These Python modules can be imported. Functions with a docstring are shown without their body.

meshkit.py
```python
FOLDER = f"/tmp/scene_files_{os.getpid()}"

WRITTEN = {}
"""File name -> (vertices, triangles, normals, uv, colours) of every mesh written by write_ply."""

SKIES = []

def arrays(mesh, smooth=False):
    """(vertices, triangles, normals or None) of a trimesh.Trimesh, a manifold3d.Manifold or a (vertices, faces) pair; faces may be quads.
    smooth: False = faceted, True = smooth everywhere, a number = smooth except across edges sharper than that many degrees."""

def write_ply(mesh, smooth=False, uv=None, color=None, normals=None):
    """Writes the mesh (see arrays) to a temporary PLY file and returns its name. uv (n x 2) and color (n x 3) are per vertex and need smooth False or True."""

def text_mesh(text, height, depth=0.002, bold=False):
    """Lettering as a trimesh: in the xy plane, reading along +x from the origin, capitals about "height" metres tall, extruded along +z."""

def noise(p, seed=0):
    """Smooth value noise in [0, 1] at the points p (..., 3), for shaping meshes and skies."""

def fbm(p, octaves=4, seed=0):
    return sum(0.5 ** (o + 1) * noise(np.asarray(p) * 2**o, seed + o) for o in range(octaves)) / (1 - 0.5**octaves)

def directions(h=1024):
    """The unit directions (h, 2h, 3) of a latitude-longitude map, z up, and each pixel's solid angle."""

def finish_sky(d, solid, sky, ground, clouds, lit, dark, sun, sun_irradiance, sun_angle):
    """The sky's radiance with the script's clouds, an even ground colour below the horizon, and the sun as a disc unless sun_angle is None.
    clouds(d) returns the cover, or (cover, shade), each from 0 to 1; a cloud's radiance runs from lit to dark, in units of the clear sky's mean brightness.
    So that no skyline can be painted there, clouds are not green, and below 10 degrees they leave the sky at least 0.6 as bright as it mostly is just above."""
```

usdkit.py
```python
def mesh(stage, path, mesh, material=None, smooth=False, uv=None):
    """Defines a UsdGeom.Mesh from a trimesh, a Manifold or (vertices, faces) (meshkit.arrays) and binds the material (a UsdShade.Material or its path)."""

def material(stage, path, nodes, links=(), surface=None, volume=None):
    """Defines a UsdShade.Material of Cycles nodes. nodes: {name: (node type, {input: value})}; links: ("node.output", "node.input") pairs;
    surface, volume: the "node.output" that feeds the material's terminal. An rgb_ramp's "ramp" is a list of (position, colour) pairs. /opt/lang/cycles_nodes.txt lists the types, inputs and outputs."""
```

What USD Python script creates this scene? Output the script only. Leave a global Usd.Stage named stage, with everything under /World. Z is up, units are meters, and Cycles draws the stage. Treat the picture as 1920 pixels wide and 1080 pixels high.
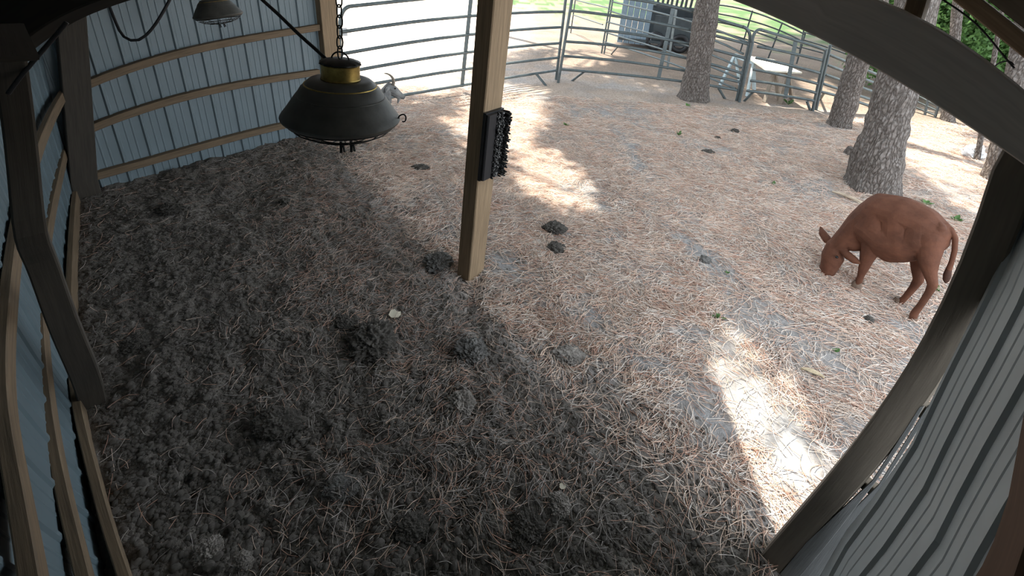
import math, random
import numpy as np, trimesh, manifold3d as m3, shapely.geometry as sg
import meshkit, usdkit
from pxr import Usd, UsdGeom, UsdLux, UsdShade, Gf, Sdf, Vt

stage = Usd.Stage.CreateInMemory()
UsdGeom.SetStageUpAxis(stage, 'Z'); UsdGeom.SetStageMetersPerUnit(stage, 1.0)
UsdGeom.Xform.Define(stage, '/World'); UsdGeom.Scope.Define(stage, '/World/Looks')

# ---------------------------------------------------------------- camera, sky, sun, exposure
F, EYE = 850.0, 2.4                                  # focal length in pixels of a 1920 wide frame, camera height
PITCH, ROLL = math.radians(24), math.radians(4)
PPX, PPY = 960.0, -80 + F * math.tan(PITCH)          # the lens is shifted
FWD = np.array([0, math.cos(PITCH), -math.sin(PITCH)])
_r, _u = np.array([1.0, 0, 0]), np.cross([1.0, 0, 0], FWD)
RIGHT = math.cos(ROLL) * _r + math.sin(ROLL) * _u
UP = -math.sin(ROLL) * _r + math.cos(ROLL) * _u
C = np.array([0, 0, EYE])
cam = UsdGeom.Camera.Define(stage, '/World/camera')
M = np.eye(4); M[0, :3], M[1, :3], M[2, :3], M[3, :3] = RIGHT, UP, -FWD, C
cam.AddTransformOp().Set(Gf.Matrix4d(*M.ravel().tolist()))
cam.CreateHorizontalApertureAttr(36.0); cam.CreateVerticalApertureAttr(36.0 * 9 / 16)
cam.CreateFocalLengthAttr(36.0 * F / 1920)
cam.CreateHorizontalApertureOffsetAttr(0.0)
cam.CreateVerticalApertureOffsetAttr(-(540 - PPY) * 36.0 / 1920)
cam.CreateClippingRangeAttr(Gf.Vec2f(0.02, 500))
cam.CreateExposureAttr(0.9)

DF = np.array([0.6351, -0.7724]); NF = np.array([0.7724, 0.6351])   # along the open front, and outward from it
SUN_EL = math.radians(68)
SUN = np.array([-DF[0] * math.cos(SUN_EL), -DF[1] * math.cos(SUN_EL), math.sin(SUN_EL)])
dome = UsdLux.DomeLight.Define(stage, '/World/sky')
dome.CreateIntensityAttr(0.58); dome.CreateColorAttr(Gf.Vec3f(0.95, 1.05, 1.15))
sun = UsdLux.DistantLight.Define(stage, '/World/sun')
sun.CreateIntensityAttr(9500.0); sun.CreateAngleAttr(0.9); sun.CreateColorAttr(Gf.Vec3f(1.0, 0.93, 0.80))
_z = SUN; _x = np.cross([0, 0, 1.0], _z); _x /= np.linalg.norm(_x); _y = np.cross(_z, _x)
M = np.eye(4); M[0, :3], M[1, :3], M[2, :3] = _x, _y, _z
sun.AddTransformOp().Set(Gf.Matrix4d(*M.ravel().tolist()))

rng = np.random.default_rng(7)

# ---------------------------------------------------------------- where things stand
def ray(x, y): return FWD + (x - PPX) / F * RIGHT - (y - PPY) / F * UP
def G(x, y, z=0.0):
    d = ray(x, y); return C + d * ((z - EYE) / d[2])
def pxm(p): return F / float((np.asarray(p) - C) @ FWD)          # pixels per metre there
def on_plane(x, y, p0, n):
    d = ray(x, y); n = np.append(n, 0) if len(n) == 2 else n
    p0 = np.append(p0, 0) if len(p0) == 2 else p0
    return C + d * (((p0 - C) @ n) / (d @ n))
def V(*a): return np.array(a, float)
def unit(v): v = np.asarray(v, float); return v / np.linalg.norm(v)
ZZ = V(0, 0, 1)
B_FRONT = G(1445, 1060)
def front(x, y, o=0.0): return on_plane(x, y, B_FRONT + np.append(NF, 0) * o, NF)
def fr(u, o, z): return np.append(B_FRONT[:2] + DF * u + NF * o, z)
NF3, DF3 = np.append(NF, 0), np.append(DF, 0)

# ---------------------------------------------------------------- usd helpers
used = {}
def numbered(base):
    k = used.get(base, -1) + 1; used[base] = k
    return base if k == 0 else f'{base}_{k:03d}'
def tag(p, label=None, cat=None, group=None, kind=None):
    p = p.GetPrim() if hasattr(p, 'GetPrim') else p
    for k, v in (('label', label), ('category', cat), ('group', group), ('kind', kind)):
        if v: p.SetCustomDataByKey(k, v)
    return p
def obj(name, mesh, mat, parent=None, smooth=False, uv=None, color=None):
    base = parent.GetPath().pathString if parent else '/World'
    path = numbered(base + '/' + name)
    m = usdkit.mesh(stage, path, mesh, MAT[mat], smooth=smooth, uv=uv)
    if color is not None:
        UsdGeom.PrimvarsAPI(m).CreatePrimvar('tint', Sdf.ValueTypeNames.Color3fArray, 'vertex').Set(Vt.Vec3fArray.FromNumpy(np.asarray(color, np.float32)))
    return m.GetPrim()
def thing(name, label, cat, loc=(0, 0, 0), group=None, kind=None):
    x = UsdGeom.Xform.Define(stage, numbered('/World/' + name))
    return tag(x, label, cat, group, kind)
def sweep(path, wdir, tdir, w, t, c=0.005):
    """A timber: rectangle of width w (along wdir) and thickness t (along tdir), centred on the path; returns mesh and uv."""
    P = np.asarray(path, float); n = len(P)
    wd = np.broadcast_to(np.asarray(wdir, float), (n, 3)); td = np.broadcast_to(np.asarray(tdir, float), (n, 3))
    w = np.broadcast_to(w, n) / 2; t = np.broadcast_to(t, n) / 2
    sec = [(-1, 0, 0, 1), (-1, 0, 0, -1)]
    L = np.concatenate([[0], np.cumsum(np.linalg.norm(np.diff(P, axis=0), axis=1))])
    ring = []
    for sx, sy, cx, cy in ((-1, -1, 0, 1), (-1, -1, 1, 0), (1, -1, -1, 0), (1, -1, 0, 1), (1, 1, 0, -1), (1, 1, -1, 0), (-1, 1, 1, 0), (-1, 1, 0, -1)):
        ring.append(P + wd * (sx * w + cx * c)[:, None] + td * (sy * t + cy * c)[:, None])
    R = np.stack(ring, 1)                               # n, 8, 3
    v, f, uv = [], [], []
    per = [0, 0, float(2 * w[0]), float(2 * w[0]), float(2 * w[0] + 2 * t[0]), float(2 * w[0] + 2 * t[0]), float(4 * w[0] + 2 * t[0]), float(4 * w[0] + 2 * t[0])]
    k = 0
    for j in range(8):
        a, b = R[:, j], R[:, (j + 1) % 8]
        for i in range(n - 1):
            v += [a[i], b[i], b[i + 1], a[i + 1]]
            ub = per[(j + 1) % 8] if j < 7 else per[7] + 2 * t[0]
            uv += [(L[i], per[j]), (L[i], ub), (L[i + 1], ub), (L[i + 1], per[j])]
            f += [(k, k + 1, k + 2), (k, k + 2, k + 3)]; k += 4
    for i, s in ((0, 1), (n - 1, -1)):
        v += list(R[i]); uv += [(0.03 * q, 0.02 * q) for q in range(8)]
        f += [((k, k + q + 1, k + q)[::s]) for q in range(1, 7)]; k += 8
    m = trimesh.Trimesh(np.array(v), np.array(f), process=False)
    if m.volume < 0: m.faces = m.faces[:, ::-1]
    return m, np.array(uv)
def timber(name, path, wdir, tdir, w, t, mat, parent=None, c=0.005):
    m, uv = sweep(path, wdir, tdir, w, t, c); return obj(name, m, mat, parent, uv=uv)
def tube(path, r, n=8, closed=False):
    P = np.asarray(path, float); k = len(P); r = np.broadcast_to(r, k)
    T = np.gradient(P, axis=0) if not closed else np.roll(P, -1, 0) - np.roll(P, 1, 0)
    T /= np.linalg.norm(T, axis=1, keepdims=True)
    a = V(0, 0, 1) if abs(T[0, 2]) < 0.9 else V(1, 0, 0)
    rings = []
    for i in range(k):
        a = a - T[i] * (a @ T[i]); a /= np.linalg.norm(a); b = np.cross(T[i], a)
        th = np.arange(n) / n * 2 * np.pi
        rings.append(P[i] + r[i] * (np.cos(th)[:, None] * a + np.sin(th)[:, None] * b))
    v = np.vstack(rings); f = []
    for i in range(k if closed else k - 1):
        i2 = (i + 1) % k
        for j in range(n):
            j2 = (j + 1) % n
            f += [(i * n + j, i * n + j2, i2 * n + j2), (i * n + j, i2 * n + j2, i2 * n + j)]
    if not closed:
        c0, c1 = len(v), len(v) + 1; v = np.vstack([v, P[0], P[-1]])
        for j in range(n): f += [(c0, (j + 1) % n, j), (c1, (k - 1) * n + j, (k - 1) * n + (j + 1) % n)]
    return trimesh.Trimesh(v, np.array(f), process=False)
def smooth_path(pts, n=24):
    from scipy.interpolate import CubicSpline
    P = np.asarray(pts, float)
    if len(P) < 3: return P[0] + (P[-1] - P[0]) * np.linspace(0, 1, n)[:, None]
    L = np.concatenate([[0], np.cumsum(np.linalg.norm(np.diff(P, axis=0), axis=1))])
    return CubicSpline(L, P)(np.linspace(0, L[-1], n))
def lathe(profile, n=48, cap=False):
    pr = np.asarray(profile, float); th = np.arange(n) / n * 2 * np.pi
    v = np.stack([pr[:, 0][:, None] * np.cos(th), pr[:, 0][:, None] * np.sin(th), np.repeat(pr[:, 1][:, None], n, 1)], -1).reshape(-1, 3)
    f = []
    for i in range(len(pr) - 1):
        for j in range(n):
            j2 = (j + 1) % n
            f += [(i * n + j, i * n + j2, (i + 1) * n + j2), (i * n + j, (i + 1) * n + j2, (i + 1) * n + j)]
    return trimesh.Trimesh(v, np.array(f), process=False)
def cat(*ms): return trimesh.util.concatenate([m for q in ms for m in (q if isinstance(q, (list, tuple)) else [q])])
def place(m, R=None, loc=(0, 0, 0), s=1.0):
    m = m.copy(); m.apply_scale(s)
    if R is not None: T = np.eye(4); T[:3, :3] = R; m.apply_transform(T)
    m.apply_translation(loc); return m
def rotm(axis, a): return trimesh.transformations.rotation_matrix(a, axis)[:3, :3]
def blob(r, seed, amp=0.3, freq=1.6, sub=3, squash=(1, 1, 0.6)):
    m = trimesh.creation.icosphere(sub, 1.0)
    d = meshkit.fbm(m.vertices * freq + seed * 7.3, 4, seed) - 0.5
    v = m.vertices * (1 + amp * 2 * d)[:, None]
    m.vertices = v * np.asarray(squash) * r
    return m

# ---------------------------------------------------------------- materials
MAT = {}
def mat(name, col, rough=0.6, var=0.0, scale=8.0, metal=0.0, bump=0.0, bscale=60.0, spec=0.4, stretch=None, uv=False, col2=None, tint=False, detail=5):
    """Principled surface whose colour runs between two tones by noise."""
    c = np.array(col, float); c2 = np.array(col2 if col2 is not None else c * (1 - var)); c1 = c * (1 + var) if col2 is None else c
    n = {'p': ('principled_bsdf', {'roughness': rough, 'metallic': metal, 'specular_ior_level': spec}),
         'n': ('noise_texture', {'scale': scale, 'detail': float(detail), 'roughness': 0.65}),
         'r': ('rgb_ramp', {'ramp': [(0.32, tuple(c2)), (0.68, tuple(c1))]})}
    l = [('n.fac', 'r.fac')]
    if uv:
        n['uv'] = ('uvmap', {'attribute': 'st'}); n['mp'] = ('mapping', {'scale': stretch or (1, 1, 1)}); l += [('uv.UV', 'mp.vector'), ('mp.vector', 'n.vector')]
    else:
        n['tc'] = ('texture_coordinate', {}); n['mp'] = ('mapping', {'scale': stretch or (1, 1, 1)}); l += [('tc.object', 'mp.vector'), ('mp.vector', 'n.vector')]
    out = 'r.color'
    if tint:
        n['at'] = ('attribute', {'attribute': 'tint'}); n['mx'] = ('mix', {'mix_type': 'multiply', 'fac': 1.0}); l += [('at.color', 'mx.color1'), ('r.color', 'mx.color2')]; out = 'mx.color'
    l.append((out, 'p.base_color'))
    if bump:
        n['bn'] = ('noise_texture', {'scale': bscale, 'detail': 5.0, 'roughness': 0.6}); n['b'] = ('bump', {'strength': 1.0, 'distance': bump})
        l += [('mp.vector', 'bn.vector'), ('bn.fac', 'b.height'), ('b.normal', 'p.normal')]
    MAT[name] = usdkit.material(stage, '/World/Looks/' + name, n, l, surface='p.BSDF')
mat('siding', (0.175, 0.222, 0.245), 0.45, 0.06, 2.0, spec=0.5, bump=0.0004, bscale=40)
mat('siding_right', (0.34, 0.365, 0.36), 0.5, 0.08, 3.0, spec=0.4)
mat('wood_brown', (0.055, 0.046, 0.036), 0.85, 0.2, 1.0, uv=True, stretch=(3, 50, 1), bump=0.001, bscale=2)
mat('wood_shaded', (0.035, 0.030, 0.025), 0.85, 0.2, 1.0, uv=True, stretch=(3, 50, 1))  # shade of the upper left corner put into the timber colour
mat('wood_frame', (0.165, 0.138, 0.108), 0.85, 0.15, 1.0, uv=True, stretch=(3, 45, 1), bump=0.0008, bscale=2)
mat('wood_header', (0.54, 0.48, 0.43), 0.85, 0.12, 1.0, uv=True, stretch=(3, 40, 1), bump=0.0008, bscale=2)
mat('wood_red', (0.11, 0.06, 0.035), 0.85, 0.2, 1.0, uv=True, stretch=(3, 50, 1))
mat('wood_girt', (0.165, 0.115, 0.070), 0.75, 0.3, 1.0, uv=True, stretch=(3, 60, 1), bump=0.001, bscale=2)
mat('wood_dark', (0.15, 0.12, 0.088), 0.8, 0.15, 1.0, uv=True, stretch=(3, 50, 1), bump=0.001, bscale=2)
mat('wood_post', (0.27, 0.19, 0.115), 0.75, 0.28, 1.0, uv=True, stretch=(2.5, 55, 1), bump=0.0015, bscale=2)
mat('wood_grey', (0.16, 0.163, 0.16), 0.8, 0.2, 1.0, uv=True, stretch=(3, 50, 1), bump=0.001, bscale=2)
mat('siding_left_shaded', (0.125, 0.168, 0.19), 0.45, 0.06, 2.0, spec=0.4)  # darker copy of the siding, dim light on the left put into its colour
mat('siding_bounce', (0.55, 0.58, 0.58), 0.5, 0.05, 2.0)  # paler than the other siding, to bounce light into the shed
mat('roof_metal', (0.55, 0.56, 0.56), 0.5, 0.1, 2)  # made pale so the underside bounces light onto the header
mat('lamp_bronze', (0.068, 0.068, 0.061), 0.5, 0.25, 18, metal=0.0, spec=0.5, bump=0.0006, bscale=60)
mat('lamp_brass', (0.38, 0.27, 0.085), 0.42, 0.45, 22, metal=0.9)
mat('iron_dark', (0.035, 0.035, 0.033), 0.5, 0.2, 30, metal=0.6)
mat('rubber_black', (0.018, 0.018, 0.02), 0.5, 0.2, 30)
mat('glass_white', (0.7, 0.7, 0.66), 0.2, 0.03, 5)
mat('fence_steel', (0.115, 0.138, 0.142), 0.45, 0.2, 9, metal=0.35)
mat('fence_dark', (0.09, 0.105, 0.11), 0.5, 0.2, 9, metal=0.3)
MAT['bark'] = usdkit.material(stage, '/World/Looks/bark', {
    'tc': ('texture_coordinate', {}), 'n0': ('noise_texture', {'scale': 5.0, 'detail': 3.0}), 'w': ('mix', {'mix_type': 'linear_light', 'fac': 0.05}),
    'mp': ('mapping', {'scale': (30.0, 30.0, 8.0)}), 'v': ('voronoi_texture', {'feature': 'distance_to_edge', 'scale': 1.0}), 'n': ('noise_texture', {'scale': 30.0, 'detail': 5.0}),
    'e': ('rgb_ramp', {'ramp': [(0.0, (0.45, 0.44, 0.43)), (0.22, (0.85, 0.85, 0.85)), (0.5, (1.0, 1.0, 1.0))]}),
    'r': ('rgb_ramp', {'ramp': [(0.3, (0.14, 0.115, 0.10)), (0.55, (0.235, 0.205, 0.185)), (0.75, (0.31, 0.29, 0.275))]}),
    'm': ('mix', {'mix_type': 'multiply', 'fac': 1.0}), 'b': ('bump', {'strength': 1.0, 'distance': 0.02}), 'p': ('principled_bsdf', {'roughness': 0.9, 'specular_ior_level': 0.15})},
    [('tc.object', 'n0.vector'), ('tc.object', 'w.color1'), ('n0.color', 'w.color2'), ('w.color', 'mp.vector'), ('mp.vector', 'v.vector'), ('v.distance', 'e.fac'), ('tc.object', 'n.vector'), ('n.fac', 'r.fac'),
     ('r.color', 'm.color1'), ('e.color', 'm.color2'), ('m.color', 'p.base_color'), ('e.color', 'b.height'), ('b.normal', 'p.normal')], surface='p.BSDF')
mat('needles', (1.0, 1.0, 1.0), 0.6, col2=(0.8, 0.8, 0.8), scale=3, tint=True)
mat('soil', (1.0, 1.0, 1.0), 0.95, col2=(0.55, 0.54, 0.53), scale=26, bump=0.012, bscale=45, spec=0.1, tint=True, detail=8)
mat('clod', (0.225, 0.203, 0.182), 0.95, 0.35, 14, bump=0.006, bscale=40, spec=0.1)
mat('dung', (0.085, 0.077, 0.068), 0.9, 0.4, 22, bump=0.006, bscale=50, spec=0.15)
mat('dung_pale', (0.15, 0.143, 0.135), 0.95, 0.35, 22, bump=0.006, bscale=50, spec=0.1)
mat('calf_hair', (0.118, 0.047, 0.027), 0.8, 0.28, 7, bump=0.002, bscale=90, spec=0.25)
mat('calf_pink', (0.42, 0.20, 0.13), 0.5, 0.15, 30)
mat('hoof', (0.16, 0.11, 0.08), 0.6, 0.3, 20)
mat('eye_dark', (0.01, 0.008, 0.007), 0.1, 0.0, 3)
mat('tuft_dark', (0.055, 0.022, 0.013), 0.8, 0.3, 30)
mat('goat_hair', (0.34, 0.345, 0.34), 0.8, col2=(0.07, 0.075, 0.08), scale=6, bump=0.003, bscale=60)
mat('horn', (0.26, 0.23, 0.19), 0.5, 0.3, 40)
mat('bristle', (0.03, 0.03, 0.03), 0.7, 0.4, 30)
mat('bristle_pale', (0.20, 0.20, 0.195), 0.7, 0.3, 30)
mat('table_board', (0.80, 0.74, 0.60), 0.7, 0.06, 6)
mat('sawhorse_wood', (0.30, 0.25, 0.20), 0.8, 0.2, 9)
mat('sawhorse_blue', (0.42, 0.50, 0.52), 0.6, 0.12, 9)
mat('trailer_panel', (0.17, 0.23, 0.28), 0.5, 0.15, 6, metal=0.1)
mat('trailer_dark', (0.045, 0.055, 0.06), 0.6, 0.2, 6)
mat('bag_white', (0.72, 0.74, 0.76), 0.5, 0.06, 8)
mat('chip_pale', (0.72, 0.66, 0.52), 0.7, 0.1, 20)
mat('stick', (0.50, 0.40, 0.30), 0.8, 0.25, 16)
mat('leaf_dry', (0.52, 0.42, 0.28), 0.7, 0.2, 20)
def leaf(name, col, var=0.3):
    c = np.array(col)
    MAT[name] = usdkit.material(stage, '/World/Looks/' + name, {
        'o': ('object_info', {}), 'tc': ('texture_coordinate', {}), 'n': ('noise_texture', {'scale': 1.3, 'detail': 3.0}),
        'r': ('rgb_ramp', {'ramp': [(0.3, tuple(c * (1 - var))), (0.7, tuple(c * (1 + var)))]}),
        'p': ('principled_bsdf', {'roughness': 0.55, 'specular_ior_level': 0.3}), 't': ('translucent_bsdf', {}), 'm': ('mix_closure', {'fac': 0.35})},
        [('tc.object', 'n.vector'), ('n.fac', 'r.fac'), ('r.color', 'p.base_color'), ('r.color', 't.color'), ('p.BSDF', 'm.closure1'), ('t.BSDF', 'm.closure2')], surface='m.closure')
leaf('pine_green', (0.055, 0.11, 0.035))
leaf('shrub_green', (0.10, 0.20, 0.06))
leaf('weed_green', (0.16, 0.30, 0.10))

# ---------------------------------------------------------------- the ground
def out_of(p): return (p[..., 0] - B_FRONT[0]) * NF[0] + (p[..., 1] - B_FRONT[1]) * NF[1]
def along(p): return (p[..., 0] - B_FRONT[0]) * DF[0] + (p[..., 1] - B_FRONT[1]) * DF[1]
def sstep(x, a, b): t = np.clip((x - a) / (b - a), 0, 1); return t * t * (3 - 2 * t)
def graded(stops):
    out = [stops[0][0]]
    for (a, d0), (b, d1) in zip(stops[:-1], stops[1:]):
        n = max(2, int(round((b - a) / ((d0 + d1) / 2)))); t = np.linspace(0, 1, n + 1)[1:]
        k = d1 / d0
        s = t if abs(k - 1) < 1e-3 else (k ** t - 1) / (k - 1)
        out += list(a + (b - a) * s)
    return np.array(out)
gx = graded([(-60, 6), (-9, 0.35), (-4.4, 0.035), (-3.2, 0.017), (3.0, 0.017), (6.5, 0.05), (12, 0.3), (80, 6)])
gy = graded([(-6, 0.8), (0.6, 0.06), (0.8, 0.012), (3.2, 0.014), (6, 0.03), (11, 0.08), (18, 0.3), (95, 4)])
PITS = [G(x, y)[:2] for x, y in ((462, 938), (477, 962), (484, 930), (488, 968), (423, 1000), (803, 1062), (845, 740), (1090, 848), (860, 715), (930, 890), (855, 905), (650, 913), (228, 748), (205, 742), (355, 928), (350, 900), (357, 822), (318, 870), (300, 720), (520, 812), (845, 985), (790, 1010), (740, 870), (1160, 828), (560, 900), (610, 1050), (380, 960), (270, 830), (330, 780), (420, 860))]
SAND = [[G(*q)[:2] for q in pl] for pl in (
    [(905, 470), (960, 500), (1060, 560), (1150, 620), (1240, 690), (1340, 790), (1420, 900), (1470, 1000)],
    [(1120, 200), (1165, 240), (1190, 280), (1215, 340), (1230, 400), (1290, 450), (1350, 510), (1400, 560)],
    [(1390, 740), (1450, 780), (1480, 830), (1500, 900)], [(640, 100), (760, 80), (860, 60), (960, 80)])]
SANDW = [0.20, 0.22, 0.30, 0.7]
def seg_dist(p, line):
    best = np.full(p.shape[:-1], 1e9)
    for a, b in zip(line[:-1], line[1:]):
        d = b - a; t = np.clip(((p - a) @ d) / (d @ d), 0, 1)
        best = np.minimum(best, np.linalg.norm(p - a - t[..., None] * d, axis=-1))
    return best
def zones(p):
    """inside (0..1), bare sand (0..1), litter cover (0..1) at plan points p."""
    q = np.concatenate([p, np.zeros(p.shape[:-1] + (1,))], -1)
    n1 = meshkit.fbm(q * 1.1 + 3, 4, 11); n2 = meshkit.fbm(q * 3.1 + 9, 3, 5)
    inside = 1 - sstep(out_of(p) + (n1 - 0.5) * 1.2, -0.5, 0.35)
    sand = np.zeros(p.shape[:-1])
    for l, w in zip(SAND, SANDW): sand = np.maximum(sand, 1 - sstep(seg_dist(p, l) + (n2 - 0.5) * w * 1.6, w * 0.35, w * 1.2))
    patch = sstep(n2, 0.50, 0.62)
    sand = sand * (0.45 + 0.55 * sstep(n2, 0.40, 0.58)); sand = np.maximum(sand, 0.75 * sstep(meshkit.fbm(q * 1.9 + 17, 3, 8), 0.60, 0.72) * (1 - inside))
    litter = np.clip((1 - inside) * (1 - 0.85 * sand) * (1 - 0.55 * patch), 0, 1)
    # inside, needles thin out towards the left and the near side
    near_front = sstep(out_of(p) + (n1 - 0.5) * 1.2, -2.0, -0.3)
    litter = np.maximum(litter, inside * near_front * (0.45 + 0.55 * sstep(n1, 0.40, 0.58)) * 0.9 * (1 - 0.8 * sand))
    return inside, sand, litter
def height(p):
    q = np.concatenate([p, np.zeros(p.shape[:-1] + (1,))], -1)
    inside = 1 - sstep(out_of(p), -0.4, 0.5)
    far = 1 - sstep(np.hypot(p[..., 0], p[..., 1]), 12, 16)
    h = (meshkit.fbm(q * 2.2, 3, 1) - 0.5) * (0.035 + 0.045 * inside)
    lump = meshkit.fbm(q * 8.5, 3, 2); lump2 = meshkit.fbm(q * 21, 3, 4)
    h += (lump - 0.5) * (0.02 + 0.030 * inside) + (lump2 - 0.5) * (0.008 + 0.030 * inside)
    for c in PITS:
        r = np.hypot(p[..., 0] - c[0], p[..., 1] - c[1])
        h -= 0.026 * np.exp(-(r / 0.019) ** 2) - 0.007 * np.exp(-((r - 0.034) / 0.012) ** 2)
    # drip line furrows below the eave
    d = np.abs(out_of(p) - 0.45 - 0.12 * along(p) * 0)
    u = along(p)
    h += 0.007 * np.sin(out_of(p) * 120 + 3 * lump) * np.exp(-(d / 0.2) ** 2) * sstep(-u, 0.6, 1.0) * (1 - sstep(-u, 2.4, 3.0))
    return h * far
XX, YY = np.meshgrid(gx, gy)
P2 = np.stack([XX, YY], -1)
HZ = height(P2)
def ground_z(x, y):
    return float(height(np.array([[x, y]]))[0])
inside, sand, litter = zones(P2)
q3 = np.concatenate([P2, np.zeros(P2.shape[:-1] + (1,))], -1)
mott = meshkit.fbm(q3 * 1.7, 4, 21)[..., None]
dist = np.hypot(XX, YY)
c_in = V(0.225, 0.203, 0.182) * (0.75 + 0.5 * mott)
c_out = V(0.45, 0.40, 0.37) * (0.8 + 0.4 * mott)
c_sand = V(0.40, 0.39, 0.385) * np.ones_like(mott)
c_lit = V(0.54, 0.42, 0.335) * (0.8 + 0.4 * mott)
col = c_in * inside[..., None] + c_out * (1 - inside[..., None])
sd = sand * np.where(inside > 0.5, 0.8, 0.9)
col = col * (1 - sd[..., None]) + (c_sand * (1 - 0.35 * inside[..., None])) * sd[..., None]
lf = (litter * sstep(dist, 5.0, 9.0) * 0.75)[..., None]
col = col * (1 - lf) + c_lit * lf
lf2 = (sstep(dist + (mott[..., 0] - .5) * 3, 9.5, 12.0) * sstep(XX + YY * 0.02, -1.0, 1.5))[..., None]
col = col * (1 - 0.85 * lf2) + V(0.27, 0.205, 0.16) * (0.7 + 0.6 * mott) * 0.85 * lf2
gr = (sstep(dist + (mott[..., 0] - 0.5) * 16 + np.minimum(XX, 8) * 0.4, 21, 30) * (0.35 + 0.65 * sstep(mott[..., 0], 0.38, 0.55)))[..., None]
col = col * (1 - gr) + V(0.085, 0.15, 0.055) * gr
NX, NY = len(gx), len(gy)
ii = (np.arange(NY - 1)[:, None] * NX + np.arange(NX - 1)[None]).ravel()
gf = np.concatenate([np.stack([ii, ii + 1, ii + NX + 1], 1), np.stack([ii, ii + NX + 1, ii + NX], 1)])
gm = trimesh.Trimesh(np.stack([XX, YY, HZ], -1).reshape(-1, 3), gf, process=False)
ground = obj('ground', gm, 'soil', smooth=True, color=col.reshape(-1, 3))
tag(ground, 'churned dark soil floor of the shed running out to sandy needle strewn yard', 'ground', kind='structure')

# ---------------------------------------------------------------- the shed: walls of ribbed sheet on timber
ROOF_Z = 2.66
# left wall: bows gently; fitted through its base and its two girts
_p0, _p1 = G(147, 500)[:2], G(252, 1080)[:2]
DL = unit(_p1 - _p0); NL = V(DL[1], -DL[0])
if NL @ _p0 < 0: NL = -NL
L_BASE = [(150, 375), (148, 420), (147, 500), (150, 600), (158, 680), (172, 780), (195, 900), (222, 1000), (252, 1080)]
L_LOW = [(128, 270), (115, 333), (93, 452), (87, 590), (94, 690), (107, 790), (126, 890), (148, 980), (174, 1080)]
L_HIGH = [(125, 175), (62, 330), (41, 437), (28, 560), (22, 680), (28, 780), (40, 850), (60, 950), (85, 1080)]
ZLOW, ZHIGH = 0.47, 1.0
rows = []
for z, l in ((0, L_BASE), (ZLOW, L_LOW), (ZHIGH, L_HIGH)):
    for q in l:
        p = G(*q, z)[:2]; rows.append((p @ DL, z, p @ NL))
rows += [(-4.22, 1.5, 0.24), (-4.0, 2.2, 0.20), (-5.6, 2.2, 0.02), (-2, 2.2, 0.30), (-1, 2.2, 0.26), (0, 1.0, 0.24), (0, 0, 0.22), (0, 2.2, 0.20)]
rows = np.array(rows)
def _basis(v, z): return np.stack([np.ones_like(v), v, v * v, v ** 3, z, z * v, z * z, z * z * v], -1)
LCO = np.linalg.lstsq(_basis(rows[:, 0], rows[:, 1]), rows[:, 2], rcond=None)[0]
def left_pt(v, z, inward=0.0):
    v, z = np.broadcast_arrays(np.asarray(v, float), np.asarray(z, float))
    o = _basis(v, z) @ LCO - inward
    return np.stack([DL[0] * v + NL[0] * o, DL[1] * v + NL[1] * o, z], -1)
NL3, DL3 = np.append(NL, 0), np.append(DL, 0)
def rib_profile(w, period=0.229, high=0.019):
    """Height of a ribbed metal sheet at w: one high rib and two low ones per period."""
    t = np.mod(w, period) * (0.229 / period)
    def bump(c, half, top, h): return h * np.clip((half - np.abs(t - c)) / (half - top), 0, 1)
    return np.maximum.reduce([bump(0.03, 0.022, 0.010, high), bump(0.105, 0.010, 0.004, high * 0.22), bump(0.165, 0.010, 0.004, high * 0.22)])
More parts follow.
